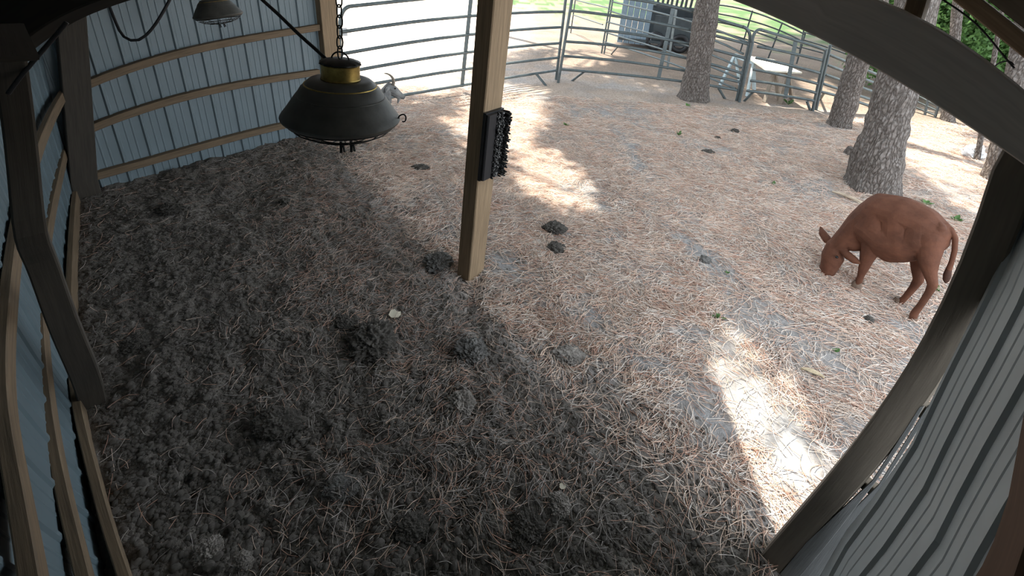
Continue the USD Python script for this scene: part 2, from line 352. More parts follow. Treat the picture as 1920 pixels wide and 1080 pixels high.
RIB_AT = np.array([0.0, 0.008, 0.020, 0.040, 0.052, 0.095, 0.101, 0.109, 0.115, 0.155, 0.161, 0.169, 0.175]) / 0.229
def sheets(parent, point, w0, w1, zs, matname, period=0.229, per_sheet=4, high=0.019, normal=None):
    """Wall sheets side by side, each a part: a ribbed skin with a back face, 1 mm overlap at the joints."""
    k0, k1 = int(math.floor(w0 / period)), int(math.ceil(w1 / period))
    for a in range(k0, k1, per_sheet):
        b = min(a + per_sheet, k1)
        ws = np.array([(k + s) * period for k in range(a, b) for s in RIB_AT] + [b * period])
        ws = ws[(ws >= w0 - 1e-6) & (ws <= w1 + 1e-6)]
        if len(ws) < 3: continue
        ws[0] -= 0.004 if ws[0] > w0 + 0.01 else 0
        pr = rib_profile(ws, period, high)
        W, Z = np.meshgrid(ws, zs)
        fr_ = point(W, Z, np.broadcast_to(pr, W.shape)); bk = point(W, Z, np.broadcast_to(pr - 0.0025, W.shape))
        n, k = fr_.shape[:2]
        v = np.vstack([fr_.reshape(-1, 3), bk.reshape(-1, 3)]); f = []
        idx = np.arange(n * k).reshape(n, k)
        q = np.stack([idx[:-1, :-1], idx[:-1, 1:], idx[1:, 1:], idx[1:, :-1]], -1).reshape(-1, 4)
        f = np.vstack([q, q[:, ::-1] + n * k])
        obj('metal_sheet', (v, f), matname, parent)
wl = tag(UsdGeom.Xform.Define(stage, '/World/wall_left'), 'ribbed pale metal wall of the shed on the left, with long wooden girts', 'wall', kind='structure')
def shear(w, z): return w + z * np.clip(0.30 + 0.05 * (w + 3.0), 0.12, 0.42)
zs = np.linspace(-0.08, ROOF_Z + 0.05, 16)
sheets(wl, lambda w, z, h: left_pt(shear(w, z), z, -0.045 + h), -6.05, 0.75, zs, 'siding_left_shaded', high=0.008)
def left_girt(pts, z, tall, name='girt'):
    P = smooth_path([G(*q, z) for q in pts], 40)
    d = unit(P[-1] - P[-2]); P = np.vstack([P, P[-1] + d * 0.35, P[-1] + d * 1.0])
    T = np.gradient(P, axis=0); T /= np.linalg.norm(T, axis=1, keepdims=True)
    N = np.cross(T, ZZ); N /= np.linalg.norm(N, axis=1, keepdims=True)
    if N[0] @ NL3 < 0: N = -N
    timber(name, P + N * 0.018, ZZ, N, tall, 0.036, 'wood_girt', wl, 0.004)
left_girt(L_LOW, ZLOW, 0.085)
left_girt(L_HIGH, ZHIGH, 0.085)
left_girt([(149, 372), (146, 420), (143, 500), (143, 600), (149, 690), (160, 770), (184, 870), (212, 970), (245, 1070)], 0.05, 0.16, 'skirt_board')

# back wall
KB = [(190, 358), (333, 310), (467, 273), (545, 262)]
_a, _b = G(*KB[0])[:2], G(*KB[-1])[:2]
DK = unit(_b - _a); NK = V(-DK[1], DK[0]); NK = NK if NK @ _a > 0 else -NK
DK3, NK3 = np.append(DK, 0), np.append(NK, 0)
def back(x, y, o=0.0): return on_plane(x, y, np.append(_a + NK * o, 0), NK)
def bk(u, o, z): return np.append(_a + DK * u + NK * o, z)
wb = tag(UsdGeom.Xform.Define(stage, '/World/wall_back'), 'ribbed pale metal back wall crossed by three brown girts', 'wall', kind='structure')
def back_pt(w, z, h):
    o = 0.045 - h
    return np.stack([_a[0] + DK[0] * w + NK[0] * o, _a[1] + DK[1] * w + NK[1] * o, np.broadcast_to(z, w.shape)], -1)
sheets(wb, back_pt, -0.35, 2.66, np.linspace(-0.05, ROOF_Z + 0.05, 4), 'siding')
for l in ([(155, 161), (313, 106), (467, 72), (597, 51)], [(155, 246), (313, 190), (467, 155), (597, 135)], [(165, 333), (313, 292), (467, 250), (600, 222)]):
    P = smooth_path([back(x, y, 0.0) for x, y in l], 16)
    timber('girt', P - NK3 * 0.002, ZZ, NK3, 0.075, 0.075, 'wood_girt', wb, 0.004)

def post(name, label, pts, wdir, tdir, w, t, matname):
    r = thing(name, label, 'post')
    timber('timber', pts, wdir, tdir, w, t, matname, r, 0.006)
    return r
# corner post, leaning as it does
P = [back(158, 350, -0.05) - ZZ * 0.12, back(156, 340, -0.05), back(132, 36, -0.05)]
d = (P[2] - P[1]) / (P[2][2] - P[1][2]); P.append(P[2] + d * (ROOF_Z - P[2][2]))
post('wall_post', 'dark brown corner post where the two metal walls meet', P, DK3, NK3, 0.20, 0.10, 'wood_brown')
# post at the end of the back wall
P = [bk(2.66, 0.02, -0.1), bk(2.68, 0.02, ROOF_Z)]
post('wall_post', 'tan post at the right end of the back wall behind the large lamp', P, DK3, NK3, 0.24, 0.20, 'wood_post')
# left wall post: bowed, near
LP = [((174, 755), 0.0), ((147, 670), .5), ((110, 580), .9), ((78, 490), 1.2), ((54, 411), 1.5), ((43, 300), 1.72), ((24, 150), 2.0), ((12, 60), 2.2)]
P = smooth_path([G(*q, z) for q, z in LP], 30)
P = np.vstack([P[0] - (P[1] - P[0]) * 0.8, P, P[-1] + (P[-1] - P[-2]) * 3])
post('wall_post', 'dark bowed timber post against the left metal wall', P, NL3, DL3, np.linspace(0.115, 0.055, len(P)), np.linspace(0.09, 0.05, len(P)), 'wood_brown')

# centre post: its ridge follows the photograph
base, top = G(879, 527), None
o_c = (base[:2] - B_FRONT[:2]) @ NF
top = front(927, 0, o_c)
d = (top - base) / top[2]
CW, CT = 0.135, 0.185
_c, _s = math.cos(math.radians(14)), math.sin(math.radians(14))
PW = V(DF[0] * _c - DF[1] * _s, DF[0] * _s + DF[1] * _c, 0); PT = V(NF[0] * _c - NF[1] * _s, NF[0] * _s + NF[1] * _c, 0)                                    # along the front, and outward
def cpost(z): return base + d * z - PW * CW / 2 + PT * CT / 2
centre = thing('support_post', 'square weathered tan post standing free in the middle of the open front', 'post')
timber('timber', [cpost(-0.15), cpost(0.7), cpost(1.4), cpost(ROOF_Z)], PW, PT, CW, CT, 'wood_post', centre, 0.007)

# scratching brush on its side
br = thing('scratch_brush', 'dark bristled scratching brush fixed to the side of the middle post', 'brush')
zc0, zc1 = 0.80, 1.40
fb = lambda z, n, o: cpost(z) + PW * (CW / 2 + n) + PT * o
zt = on_plane(912, 198, cpost(1.2), PW)[2]; zb = on_plane(905, 322, cpost(1.0), PW)[2]
BW = 0.19
timber('backing_board', [fb(zb, 0.014, -0.01), fb((zb + zt) / 2, 0.014, -0.01), fb(zt, 0.014, -0.01)], PW, PT, 0.026, BW, 'rubber_black', br, 0.004)
timber('rubber_pad', [fb(zb + .01, 0.040, -0.058), fb((zb + zt) / 2, 0.040, -0.058), fb(zt - .01, 0.040, -0.058)], PW, PT, 0.028, BW / 2 - 0.004, 'rubber_black', br, 0.008)
tb = []; tp = []
for i, z in enumerate(np.arange(zb + 0.015, zt - 0.005, 0.0165)):
    for j, o in enumerate(np.linspace(0.0, BW / 2 - 0.008, 7)):
        for k in range(3):
            a = fb(z + rng.normal(0, .003), 0.02, o - 0.01 + rng.normal(0, .003))
            L = 0.042 + rng.normal(0, .004) + (0.03 if o > BW / 2 - 0.03 else 0)
            e = a + PW * L + V(*rng.normal(0, .006, 3)) + PT * 0.10 * max(0, o) - ZZ * 0.006
            (tp if (j in (1, 3) and k < 2) else tb).append(tube([a, (a + e) / 2, e], [0.0042, 0.005, 0.0058], 5))
obj('bristles', cat(tb), 'bristle', br); tag(obj('bristles', cat(tp), 'bristle_pale', br), 'pale grey rows of bristles')

# right front post and header, in the plane of the open front
PL = [(1431, 1047), (1459, 1007), (1549, 909), (1622, 815), (1687, 717), (1736, 640), (1810, 495), (1844, 399), (1888, 262)]
PR = [(1450, 1080), (1490, 1040), (1579, 946), (1660, 850), (1732, 750), (1792, 660), (1862, 518), (1898, 440), (1925, 330)]
a = np.array([front(*q) for q in PL]); b = np.array([front(*q) for q in PR])
mid = (a + b) / 2; wid = np.abs((b - a) @ DF3)
mid = mid[np.argsort(mid[:, 2])]
from numpy import polyfit, polyval
zz = np.concatenate([[-0.12], np.linspace(0.02, 2.1, 16), [ROOF_Z]])
cu = polyfit(mid[:, 2], (mid - B_FRONT) @ DF3, 3); cw = polyfit(((a + b) / 2)[:, 2], wid, 1)
uu = np.where(zz > 1.95, polyval(cu, 1.95), polyval(cu, zz))
P = np.array([fr(u, 0.045, z) for u, z in zip(uu, zz)])
post('front_post', 'dark bowed timber post at the right end of the open front', P, DF3, NF3, 1.22 * np.clip(polyval(cw, np.minimum(zz, 1.9)), 0.07, 0.1), 0.09, 'wood_frame')
HL = [(1385, 0), (1508, 55), (1602, 102), (1719, 164), (1805, 221), (1881, 276)]
HU = [(1696, 18), (1743, 43), (1810, 81), (1862, 122), (1899, 148)]
lo = np.array([front(*q) for q in HL]); hi = np.array([front(*q) for q in HU])
cl = polyfit((lo - B_FRONT) @ DF3, lo[:, 2], 2); ch = polyfit((hi - B_FRONT) @ DF3, hi[:, 2], 2)
us = np.concatenate([[-6.4, -4, -2, -1.3], np.linspace(-0.8, 0.12, 14)])
zl = np.where(us < -0.8, np.minimum(2.40, polyval(cl, -0.8) + (-0.8 - us) * 0.12), polyval(cl, us))
zh = np.where(us < -0.45, zl + 0.21, np.minimum(polyval(ch, us), zl + 0.23))
hdr = thing('header_beam', 'wide dark header beam spanning the top of the open front', 'beam')
timber('timber', np.array([fr(u, -0.02, (p + q) / 2) for u, p, q in zip(us, zl, zh)]), ZZ, NF3, zh - zl, 0.04, 'wood_header', hdr, 0.004)
tag(hdr, kind=None)
# eave board and gable board above it
eb = thing('eave_board', 'brown eave board with dark gable panel above the header at the upper right', 'board')
e0, e1 = front(1780, -6, 0.125), front(1912, 101, 0.125)
ed = unit(e1 - e0); en = unit(np.cross(NF3, ed)); en = en if en[2] > 0 else -en
timber('board', [e0 - ed * 0.5 + en * .02, e1 + en * .02, e1 + ed * 0.3 + en * .02], en, NF3, 0.04, 0.03, 'wood_girt', eb, 0.003)
gp = [e0 - ed * 0.5 + en * 0.045, e1 + ed * 0.3 + en * 0.045]
timber('gable_panel', [gp[0] + en * 0.22, gp[1] + en * 0.22], en, NF3, 0.44, 0.02, 'wood_dark', eb, 0.002)
# short stub of post between header and roof
st = thing('cripple_stud', 'short brown stud standing on the header at the upper right', 'stud')
s0, s1 = front(1712, 25, 0.0), front(1708, -40, 0.0)
timber('timber', [fr((s0 - B_FRONT) @ DF3, 0.03, s0[2] - 0.03), fr((s1 - B_FRONT) @ DF3, 0.03, ROOF_Z)], DF3, NF3, 0.045, 0.05, 'wood_girt', st, 0.003)

# right wall: ribbed sheets lining the side, seen very close
RA = V(1.36, 1.05); DR = V(math.cos(math.radians(240)), math.sin(math.radians(240))); NR = V(-DR[1], DR[0]); NR = NR if NR @ RA > 0 else -NR
DR3, NR3 = np.append(DR, 0), np.append(NR, 0)
def rt(x, y, o=0.0): return on_plane(x, y, np.append(RA + NR * o, 0), NR)
wr = tag(UsdGeom.Xform.Define(stage, '/World/wall_right'), 'ribbed metal wall close on the lower right, beside the right post', 'wall', kind='structure')
EDGE = [(1730, 800), (1755, 742), (1810, 640), (1870, 535), (1915, 430)]
ep = np.array([rt(*q) for q in [(1540, 1075), (1582, 1000), (1653, 912)] + EDGE]); ep = ep[np.argsort(ep[:, 2])]
ew = (ep[:, :2] - RA) @ DR
def edge_w(z): return np.interp(z, ep[:, 2], ew)
def right_pt(w, z, h):
    w2 = w + edge_w(z) + (0.06 * (1.2 - z)) * (w > 0)
    o = 0.0 - h
    return np.stack([RA[0] + DR[0] * w2 + NR[0] * o, RA[1] + DR[1] * w2 + NR[1] * o, np.broadcast_to(z, w2.shape)], -1)
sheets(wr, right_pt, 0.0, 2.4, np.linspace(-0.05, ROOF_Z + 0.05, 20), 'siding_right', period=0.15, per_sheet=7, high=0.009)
# corner trim boards between post and wall
TL = [(1458, 1085), (1514, 1024), (1633, 899), (1695, 807), (1722, 762)]; TR = [(1531, 1085), (1582, 1006), (1653, 917), (1722, 806), (1744, 768)]
for k, (s0, s1) in enumerate(((0.0, 0.52), (0.56, 1.05))):
    a = np.array([front(*q, -0.005) for q in TL]); b = np.array([front(*q, -0.005) for q in TR])
    p, q = a + (b - a) * s0, a + (b - a) * s1
    ww = np.linalg.norm(q - p, axis=1)
    timber('trim_board', (p + q) / 2 + NF3 * (0.012 + 0.006 * k), unit((b - a).mean(0)), NF3, ww, 0.016, 'wood_grey', wr, 0.002)
for (x, y), h in (((1733, 768), 0.05), ((1622, 905), 0.04), ((1520, 1022), 0.04)):
    c = front(x, y, 0.035)
    timber('girt_end', [c - DF3 * 0.05, c + DF3 * 0.05], ZZ, NF3, h, 0.04, 'wood_dark', wr, 0.003)
# brown post at the lower right corner, close to the lens
RP = [(1911, 828), (1896, 908), (1870, 985), (1849, 1030), (1815, 1085)]
a = np.array([rt(*q, -0.05) for q in RP])
rp = a + DR3 * 0.085; rp = np.vstack([rp[0] + (rp[0] - rp[1]) * 6, rp, rp[-1] + (rp[-1] - rp[-2]) * 4])
rp = rp[np.argsort(rp[:, 2])]
post('wall_post', 'brown post at the lower right corner close against the ribbed wall', rp, DR3, NR3, 0.10, 0.03, 'wood_red')

# rear wall behind the camera and the roof over everything
rear_l = left_pt(0.72, 0.0, -0.05)[:2]; rear_r = RA + DR * 2.45
wq = tag(UsdGeom.Xform.Define(stage, '/World/wall_rear'), 'plain ribbed metal wall behind the viewpoint', 'wall', kind='structure')
dq = unit(rear_r - rear_l); nq = V(-dq[1], dq[0])
sheets(wq, lambda w, z, h: np.stack([rear_l[0] + dq[0] * w + nq[0] * h, rear_l[1] + dq[1] * w + nq[1] * h, np.broadcast_to(z, w.shape)], -1), 0, float(np.linalg.norm(rear_r - rear_l)), np.linspace(-0.05, ROOF_Z + 0.05, 3), 'siding_bounce', per_sheet=40)
corner_bk = bk(-0.4, 0.1, 0)[:2]
outl = [fr(-7.0, 0.60, 0)[:2], fr(-1.72, 0.70, 0)[:2], fr(-1.10, 0.13, 0)[:2], fr(0.22, 0.13, 0)[:2], RA + NR * 0.12 + DR * 2.6, rear_l + NL * 0.2 + DL * 0.2, corner_bk + NL * 0.2, bk(2.9, 0.25, 0)[:2]]  # overhang cut aslant at its right end to place the shadow edge outside
rf = tag(UsdGeom.Xform.Define(stage, '/World/ceiling'), 'low pale metal roof of the shed, its eave cut to shape the yard shadow', 'roof', kind='structure')
rm = trimesh.creation.extrude_polygon(sg.Polygon(outl).buffer(0), 0.03, engine='earcut'); rm.apply_translation((0, 0, ROOF_Z))
obj('roof_sheet', rm, 'roof_metal', rf)
# tie beam crossing the upper left corner, near the lens
tb_ = thing('tie_beam', 'timber beam coloured dark for shade, crossing the upper left corner under the roof', 'beam')
a0 = G(0, 128, 2.10); a1 = G(35, 100, 2.10); a2 = G(85, 62, 2.16); a3 = G(118, 34, 2.20); 
def at_depth(x, y, dd):
    r = ray(x, y); return C + r * dd
lowp = smooth_path([at_depth(x, y, 1.30) for x, y in ((-120, 210), (35, 101), (125, 38), (225, -2), (340, -40))], 20)
bd = unit(lowp[-1] - lowp[0]); bn = unit(np.cross(bd, FWD)); bn = bn if bn[2] > 0 else -bn
timber('timber', lowp + bn * 0.14, bn, FWD, 0.28, 0.05, 'wood_shaded', tb_, 0.004)

# ---------------------------------------------------------------- instancing helper
def instancer(path_parent, name, protos, pos, idx, quat, scale, label=None, category=None):
    """One PointInstancer with its prototypes below it. protos: (name, mesh, material)."""
    pi = UsdGeom.PointInstancer.Define(stage, numbered(path_parent + '/' + name))
    rel = pi.CreatePrototypesRel()
    for n, m, mt in protos:
        g = usdkit.mesh(stage, f'{pi.GetPath()}/{n}', m, MAT[mt], smooth=False); rel.AddTarget(g.GetPath())
    pi.CreatePositionsAttr(Vt.Vec3fArray.FromNumpy(np.asarray(pos, np.float32)))
    pi.CreateProtoIndicesAttr(Vt.IntArray.FromNumpy(np.asarray(idx, np.int32)))
    pi.CreateScalesAttr(Vt.Vec3fArray.FromNumpy(np.asarray(scale, np.float32)))
    pi.CreateOrientationsAttr(Vt.QuathArray([Gf.Quath(float(q[0]), float(q[1]), float(q[2]), float(q[3])) for q in quat]))
    tag(pi, label, category, kind='stuff')
    return pi
def rand_quat(n, r, upright=False):
    if upright:
        a = r.uniform(0, 2 * np.pi, n); return np.stack([np.cos(a / 2), 0 * a, 0 * a, np.sin(a / 2)], 1)
    q = r.normal(size=(n, 4)); return q / np.linalg.norm(q, axis=1, keepdims=True)

# ---------------------------------------------------------------- pine needles and clods on the ground
def in_view(p, m=0.0):
    """Plan points that the shed's opening and the yard in front of the viewpoint hold (a wide fan)."""
    return (p[:, 1] > 0.7 - m) & (np.abs(p[:, 0] - 0.3) < 1.9 + 1.02 * p[:, 1])
def scatter(n, x0, x1, y0, y1, r, dens):
    p = np.stack([r.uniform(x0, x1, n), r.uniform(y0, y1, n)], 1)
    p = p[in_view(p)]
    return p[r.uniform(size=len(p)) < dens(p)]
def inside_walls(p):
    o = p @ NL; v = p @ DL
    ok = o < left_pt(v, 0.0 * v)[:, :2] @ NL - 0.02
    kb = (p - _a) @ NK
    return ok & ((kb < -0.02) | (out_of(p) > 0.1))
def needle_curves(p, tint, width, lmin, lmax, r):
    n = len(p); q = np.concatenate([p, np.zeros((n, 1))], 1)
    # swept into drifts: the heading follows a slow noise field
    th = meshkit.fbm(q * 0.9 + 40, 3, 31) * 14 + r.normal(0, 0.75, n)
    L = r.uniform(lmin, lmax, n)[:, None]
    d = np.stack([np.cos(th), np.sin(th)], 1); s = np.stack([-d[:, 1], d[:, 0]], 1)
    bend = r.normal(0, 0.16, n)[:, None] * L
    lift = r.uniform(0.002, 0.016, n); tilt = r.normal(0, 0.010, n); z0 = height(p)
    P = []
    for t, b in ((-1, 0), (-.33, 0.8), (.33, 0.8), (1, 0)):
        xy = p + d * L * t * 0.5 + s * bend * b
        P.append(np.concatenate([xy, (np.maximum(height(xy), z0 - 0.004) + lift + tilt * t)[:, None]], 1))
    col = np.asarray(tint)[None] * r.uniform(0.7, 1.3, n)[:, None]
    return np.stack(P, 1), np.repeat(col[:, None], 4, 1), np.full(n * 4, width)
r1 = np.random.default_rng(3)
def nd(p, lo=0.0, power=1.0, far=9.0):
    i, s, l = zones(p); d = np.hypot(p[:, 0], p[:, 1])
    return np.clip(l ** power + lo, 0, 1) * np.clip((far / np.maximum(d, 0.1)) ** 1.6, 0, 1) * inside_walls(p)
pa = scatter(380000, -5, 9, 0.8, 8.5, r1, lambda p: nd(p, 0.02, 1.1, 5.0) * 0.95)
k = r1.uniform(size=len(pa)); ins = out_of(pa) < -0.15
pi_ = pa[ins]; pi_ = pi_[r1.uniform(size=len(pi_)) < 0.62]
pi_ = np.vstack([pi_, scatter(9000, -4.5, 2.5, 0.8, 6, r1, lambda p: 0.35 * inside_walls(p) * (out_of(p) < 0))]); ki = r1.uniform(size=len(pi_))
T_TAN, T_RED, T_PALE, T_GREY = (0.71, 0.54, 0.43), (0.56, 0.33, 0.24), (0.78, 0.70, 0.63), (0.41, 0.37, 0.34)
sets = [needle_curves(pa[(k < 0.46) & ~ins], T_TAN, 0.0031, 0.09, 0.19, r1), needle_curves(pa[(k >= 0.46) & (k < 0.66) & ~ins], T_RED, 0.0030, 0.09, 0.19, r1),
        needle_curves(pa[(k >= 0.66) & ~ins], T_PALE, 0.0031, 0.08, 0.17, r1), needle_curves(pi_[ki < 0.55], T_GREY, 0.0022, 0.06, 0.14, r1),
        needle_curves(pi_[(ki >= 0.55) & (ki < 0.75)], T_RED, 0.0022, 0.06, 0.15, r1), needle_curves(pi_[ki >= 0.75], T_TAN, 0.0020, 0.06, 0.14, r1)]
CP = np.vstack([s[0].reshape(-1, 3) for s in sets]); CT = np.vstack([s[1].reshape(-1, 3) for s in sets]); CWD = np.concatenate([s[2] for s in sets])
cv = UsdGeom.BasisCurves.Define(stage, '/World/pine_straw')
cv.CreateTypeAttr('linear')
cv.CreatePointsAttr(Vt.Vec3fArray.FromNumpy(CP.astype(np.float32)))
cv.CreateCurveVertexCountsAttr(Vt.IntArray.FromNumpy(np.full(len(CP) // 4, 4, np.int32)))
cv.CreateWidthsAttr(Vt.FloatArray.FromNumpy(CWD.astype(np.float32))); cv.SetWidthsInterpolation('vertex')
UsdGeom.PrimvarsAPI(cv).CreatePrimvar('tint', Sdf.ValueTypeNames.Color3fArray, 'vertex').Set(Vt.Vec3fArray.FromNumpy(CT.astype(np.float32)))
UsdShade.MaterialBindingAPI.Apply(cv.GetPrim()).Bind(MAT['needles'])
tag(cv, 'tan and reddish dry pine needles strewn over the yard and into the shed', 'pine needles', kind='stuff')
# small clods, thick in the shed and thin outside
protos = []
for s in range(4):
    m = blob(1.0, 60 + s, 0.42, 1.5, 1, (1, 0.85, 0.7)); protos.append((f'crumb_{s}' if s else 'crumb', m, 'clod'))
pc = scatter(260000, -4.6, 2.6, 0.85, 6.0, r1, lambda p: (1 - sstep(out_of(p), -0.9, 0.5)) * inside_walls(p) * np.clip((2.6 / np.hypot(p[:, 0], p[:, 1])) ** 1.2, 0.1, 1))
sz = np.clip(r1.lognormal(math.log(0.0058), 0.5, len(pc)), 0.003, 0.024)
pos = np.concatenate([pc, (height(pc) + sz * 0.15)[:, None]], 1)
instancer('/World', 'soil_crumbs', protos, pos, r1.integers(0, 4, len(pc)), rand_quat(len(pc), r1, True), np.stack([sz, sz, sz * r1.uniform(0.6, 1, len(pc))], 1), 'small dry crumbs of dark soil covering the shed floor', 'soil')

# bigger lumps, each a thing
def lump(x, y, rpx, label, mt='dung', name='dirt_clod', cat_='clod', squash=(1, 1, 0.55), amp=0.34, seed=0):
    p = G(x, y); r = rpx / pxm(p)
    m = blob(1.0, 100 + seed + int(x), amp, 1.9, 5 if rpx > 18 else 4, (1, 1, 1))
    u = m.vertices / np.linalg.norm(m.vertices, axis=1, keepdims=True)
    k = 1 + 0.30 * (meshkit.noise(u * 5 + x, 3) - .5) + 0.26 * (meshkit.noise(u * 11 + x, 4) - .5) + 0.16 * (meshkit.noise(u * 24 + x, 5) - .5)
    m.vertices = m.vertices * k[:, None] * np.asarray(squash) * r * 0.95
    m.apply_translation((p[0], p[1], ground_z(p[0], p[1]) + r * squash[2] * 0.25))
    tag(obj(name, m, mt, smooth=True), label, cat_)
lump(696, 640, 44, 'largest dark crumbly dirt clod on the shed floor below the pale chip')
lump(650, 606, 24, 'flat dark clod just up and left of the largest dirt clod', squash=(1.1, .8, .35))
lump(884, 662, 30, 'grey clod lying in needles to the right of the largest clod', 'dung_pale')
lump(822, 494, 28, 'pale grey clod lying left of the middle post foot', 'dung_pale')
lump(1040, 432, 20, 'dark upper clod of the two lying right of the middle post')
lump(1043, 466, 16, 'dark lower clod of the two lying right of the middle post')
lump(788, 314, 13, 'dark dung pat below and right of the large lamp', squash=(1.3, .8, .4))
lump(535, 383, 11, 'small dark clod on the floor below the large lamp')
lump(1328, 286, 9, 'small dark dung pat below the leftmost pine trunk', squash=(1.3, .8, .5))
lump(1378, 247, 7, 'small dung pat farthest right below the leftmost pine')
lump(1346, 258, 6, 'tiny dung pat beside another below the leftmost pine')
lump(1322, 490, 11, 'grey clod on the bare sand track in the yard', 'dung_pale')
lump(1628, 600, 10, 'dark clod in front of the calf between its front and hind feet')
lump(865, 760, 26, 'brown clod half hidden by needles in the middle foreground', 'clod')
lump(990, 985, 30, 'broad dark clod at the bottom of the picture right of centre')
lump(975, 1020, 20, 'smaller dark clod beside the broad one at the bottom')
lump(1046, 950, 22, 'grey clod below the small white chip near the bottom', 'clod')
lump(520, 800, 38, 'low dark heap of soil in the left foreground', 'dung', squash=(1.1, .9, .3))
lump(390, 1040, 26, 'clod at the bottom left of the shed floor', 'clod')
lump(455, 1060, 18, 'brownish clod at the very bottom of the floor', 'clod')
lump(250, 640, 24, 'dark lump near the left wall post', squash=(1, 1, .35))
lump(770, 990, 28, 'dark lump in the bottom middle of the floor', squash=(1.2, .9, .35))
lump(1070, 665, 26, 'dark hollowed mound of needles right of the middle', 'clod', squash=(1.3, .9, .35))
lump(640, 915, 24, 'pale dusty mound in the foreground', 'dung_pale', squash=(1.3, 1, .25))
lump(320, 400, 20, 'dark dung lump near the back wall', squash=(1.2, 1, .4))
def chip(x, y, w, label):
    p = G(x, y); s = w / pxm(p); r = np.random.default_rng(int(x))
    poly = sg.Polygon([(-.5, -.2), (-.2, -.42), (.3, -.3), (.5, 0), (.42, .25), (.1, .18), (-.1, .4), (-.42, .3)])
    m = trimesh.creation.extrude_polygon(poly, 0.16, engine='earcut'); m.apply_scale(s)
    m = place(m, rotm((1, .3, 0), 0.25), (p[0], p[1], ground_z(p[0], p[1]) + 0.012))
    tag(obj('wood_chip', m, 'chip_pale'), label, 'chip')
chip(741, 592, 22, 'pale cream wood chip lying beyond the largest clod')
chip(1055, 912, 13, 'small pale wood chip near the bottom right of the floor')
# dry leaf, stick, stump, weeds
p = G(1522, 703); s = 38 / pxm(p)
v = []; n = 9
for t in np.linspace(0, 1, n):
    w = 0.16 * math.sin(math.pi * min(1, t * 0.95 + 0.03)) ** 0.8
    for k in (-1, 0, 1): v.append(((t - .5), k * w, 0.10 * abs(k) + 0.08 * math.sin(t * 3)))
f = [(i * 3 + k, i * 3 + k + 1, i * 3 + k + 4, i * 3 + k + 3) for i in range(n - 1) for k in range(2)]
v, f, _ = meshkit.arrays((v, f)); v2 = v + V(0, 0, 0.02)
lm = trimesh.Trimesh(np.vstack([v2, v]), np.vstack([f, f[:, ::-1] + len(v)]), process=False)
lm = place(lm, rotm((0, 0, 1), -0.5), (p[0], p[1], ground_z(p[0], p[1]) + 0.012), s)
tag(obj('dry_leaf', lm, 'leaf_dry'), 'curled dry tan leaf lying on the yard near the right post', 'leaf')
pth = smooth_path([G(1560, 361) + V(0, 0, .015), G(1585, 371) + V(0, 0, .03), G(1618, 385) + V(0, 0, .012)], 12)
tag(obj('fallen_stick', tube(pth, np.linspace(0.014, 0.024, 12), 7), 'stick'), 'short fallen stick at the foot of the big pine beside the calf', 'stick')
p = G(1590, 290); sm = lathe([(0.001, 0.12), (0.045, 0.125), (0.055, 0.11), (0.06, 0.05), (0.075, -0.02)], 14); sm.vertices += 0.006 * rng.normal(size=sm.vertices.shape)
tag(obj('cut_stub', place(sm, rotm((1, 0, 0), 0.15), p), 'bark'), 'small grey cut stub left of the big pine trunk', 'stump')
def weed(x, y, h, label, n=8):
    p = G(x, y); r = np.random.default_rng(int(x * 7 + y)); t = thing('weed_sprig', label, 'weed'); ms = []
    H = h / pxm(p)
    for i in range(n):
        a = r.uniform(0, 6.28); e = r.uniform(0.5, 1.2); L = H * r.uniform(0.6, 1.0)
        d = V(math.cos(a) * math.cos(e), math.sin(a) * math.cos(e), math.sin(e)); s = unit(np.cross(d, ZZ)) * L * 0.2
        b = V(p[0], p[1], 0.0); q = b + d * L * 0.6; tip = b + d * L + V(0, 0, -L * .15)
        vv = np.array([b, q - s, tip, q + s, b + V(0, 0, .003), q - s + V(0, 0, .003), tip + V(0, 0, .003), q + s + V(0, 0, .003)])
        ms.append(trimesh.Trimesh(vv, [(0, 1, 2), (0, 2, 3), (4, 6, 5), (4, 7, 6), (0, 4, 5), (0, 5, 1), (1, 5, 6), (1, 6, 2), (2, 6, 7), (2, 7, 3), (3, 7, 4), (3, 4, 0)], process=False))
    obj('leaves', cat(ms), 'weed_green', t)
for x, y, h, l in ((1347, 597, 16, 'green sprig in the yard near the sunlit patch'), (1363, 514, 9, 'tiny green sprig beside the bare sand track'), (1449, 347, 12, 'green sprig in the needles left of the big pine'),
                   (1272, 254, 12, 'green sprig just below the bare sandy streak'), (1287, 200, 10, 'green sprig at the foot of the leftmost pine'), (1733, 384, 16, 'green weed behind the calf back'), (1790, 415, 18, 'green weed right of the calf rump'),
                   (1757, 546, 14, 'green weed behind the calf hind legs'), (1567, 660, 12, 'green sprig in the yard below the calf'), (1062, 236, 10, 'green sprig in the sunlit sand right of the middle post'), (1478, 196, 20, 'weedy tuft at the right sawhorse leg')):
    weed(x, y, h, l)

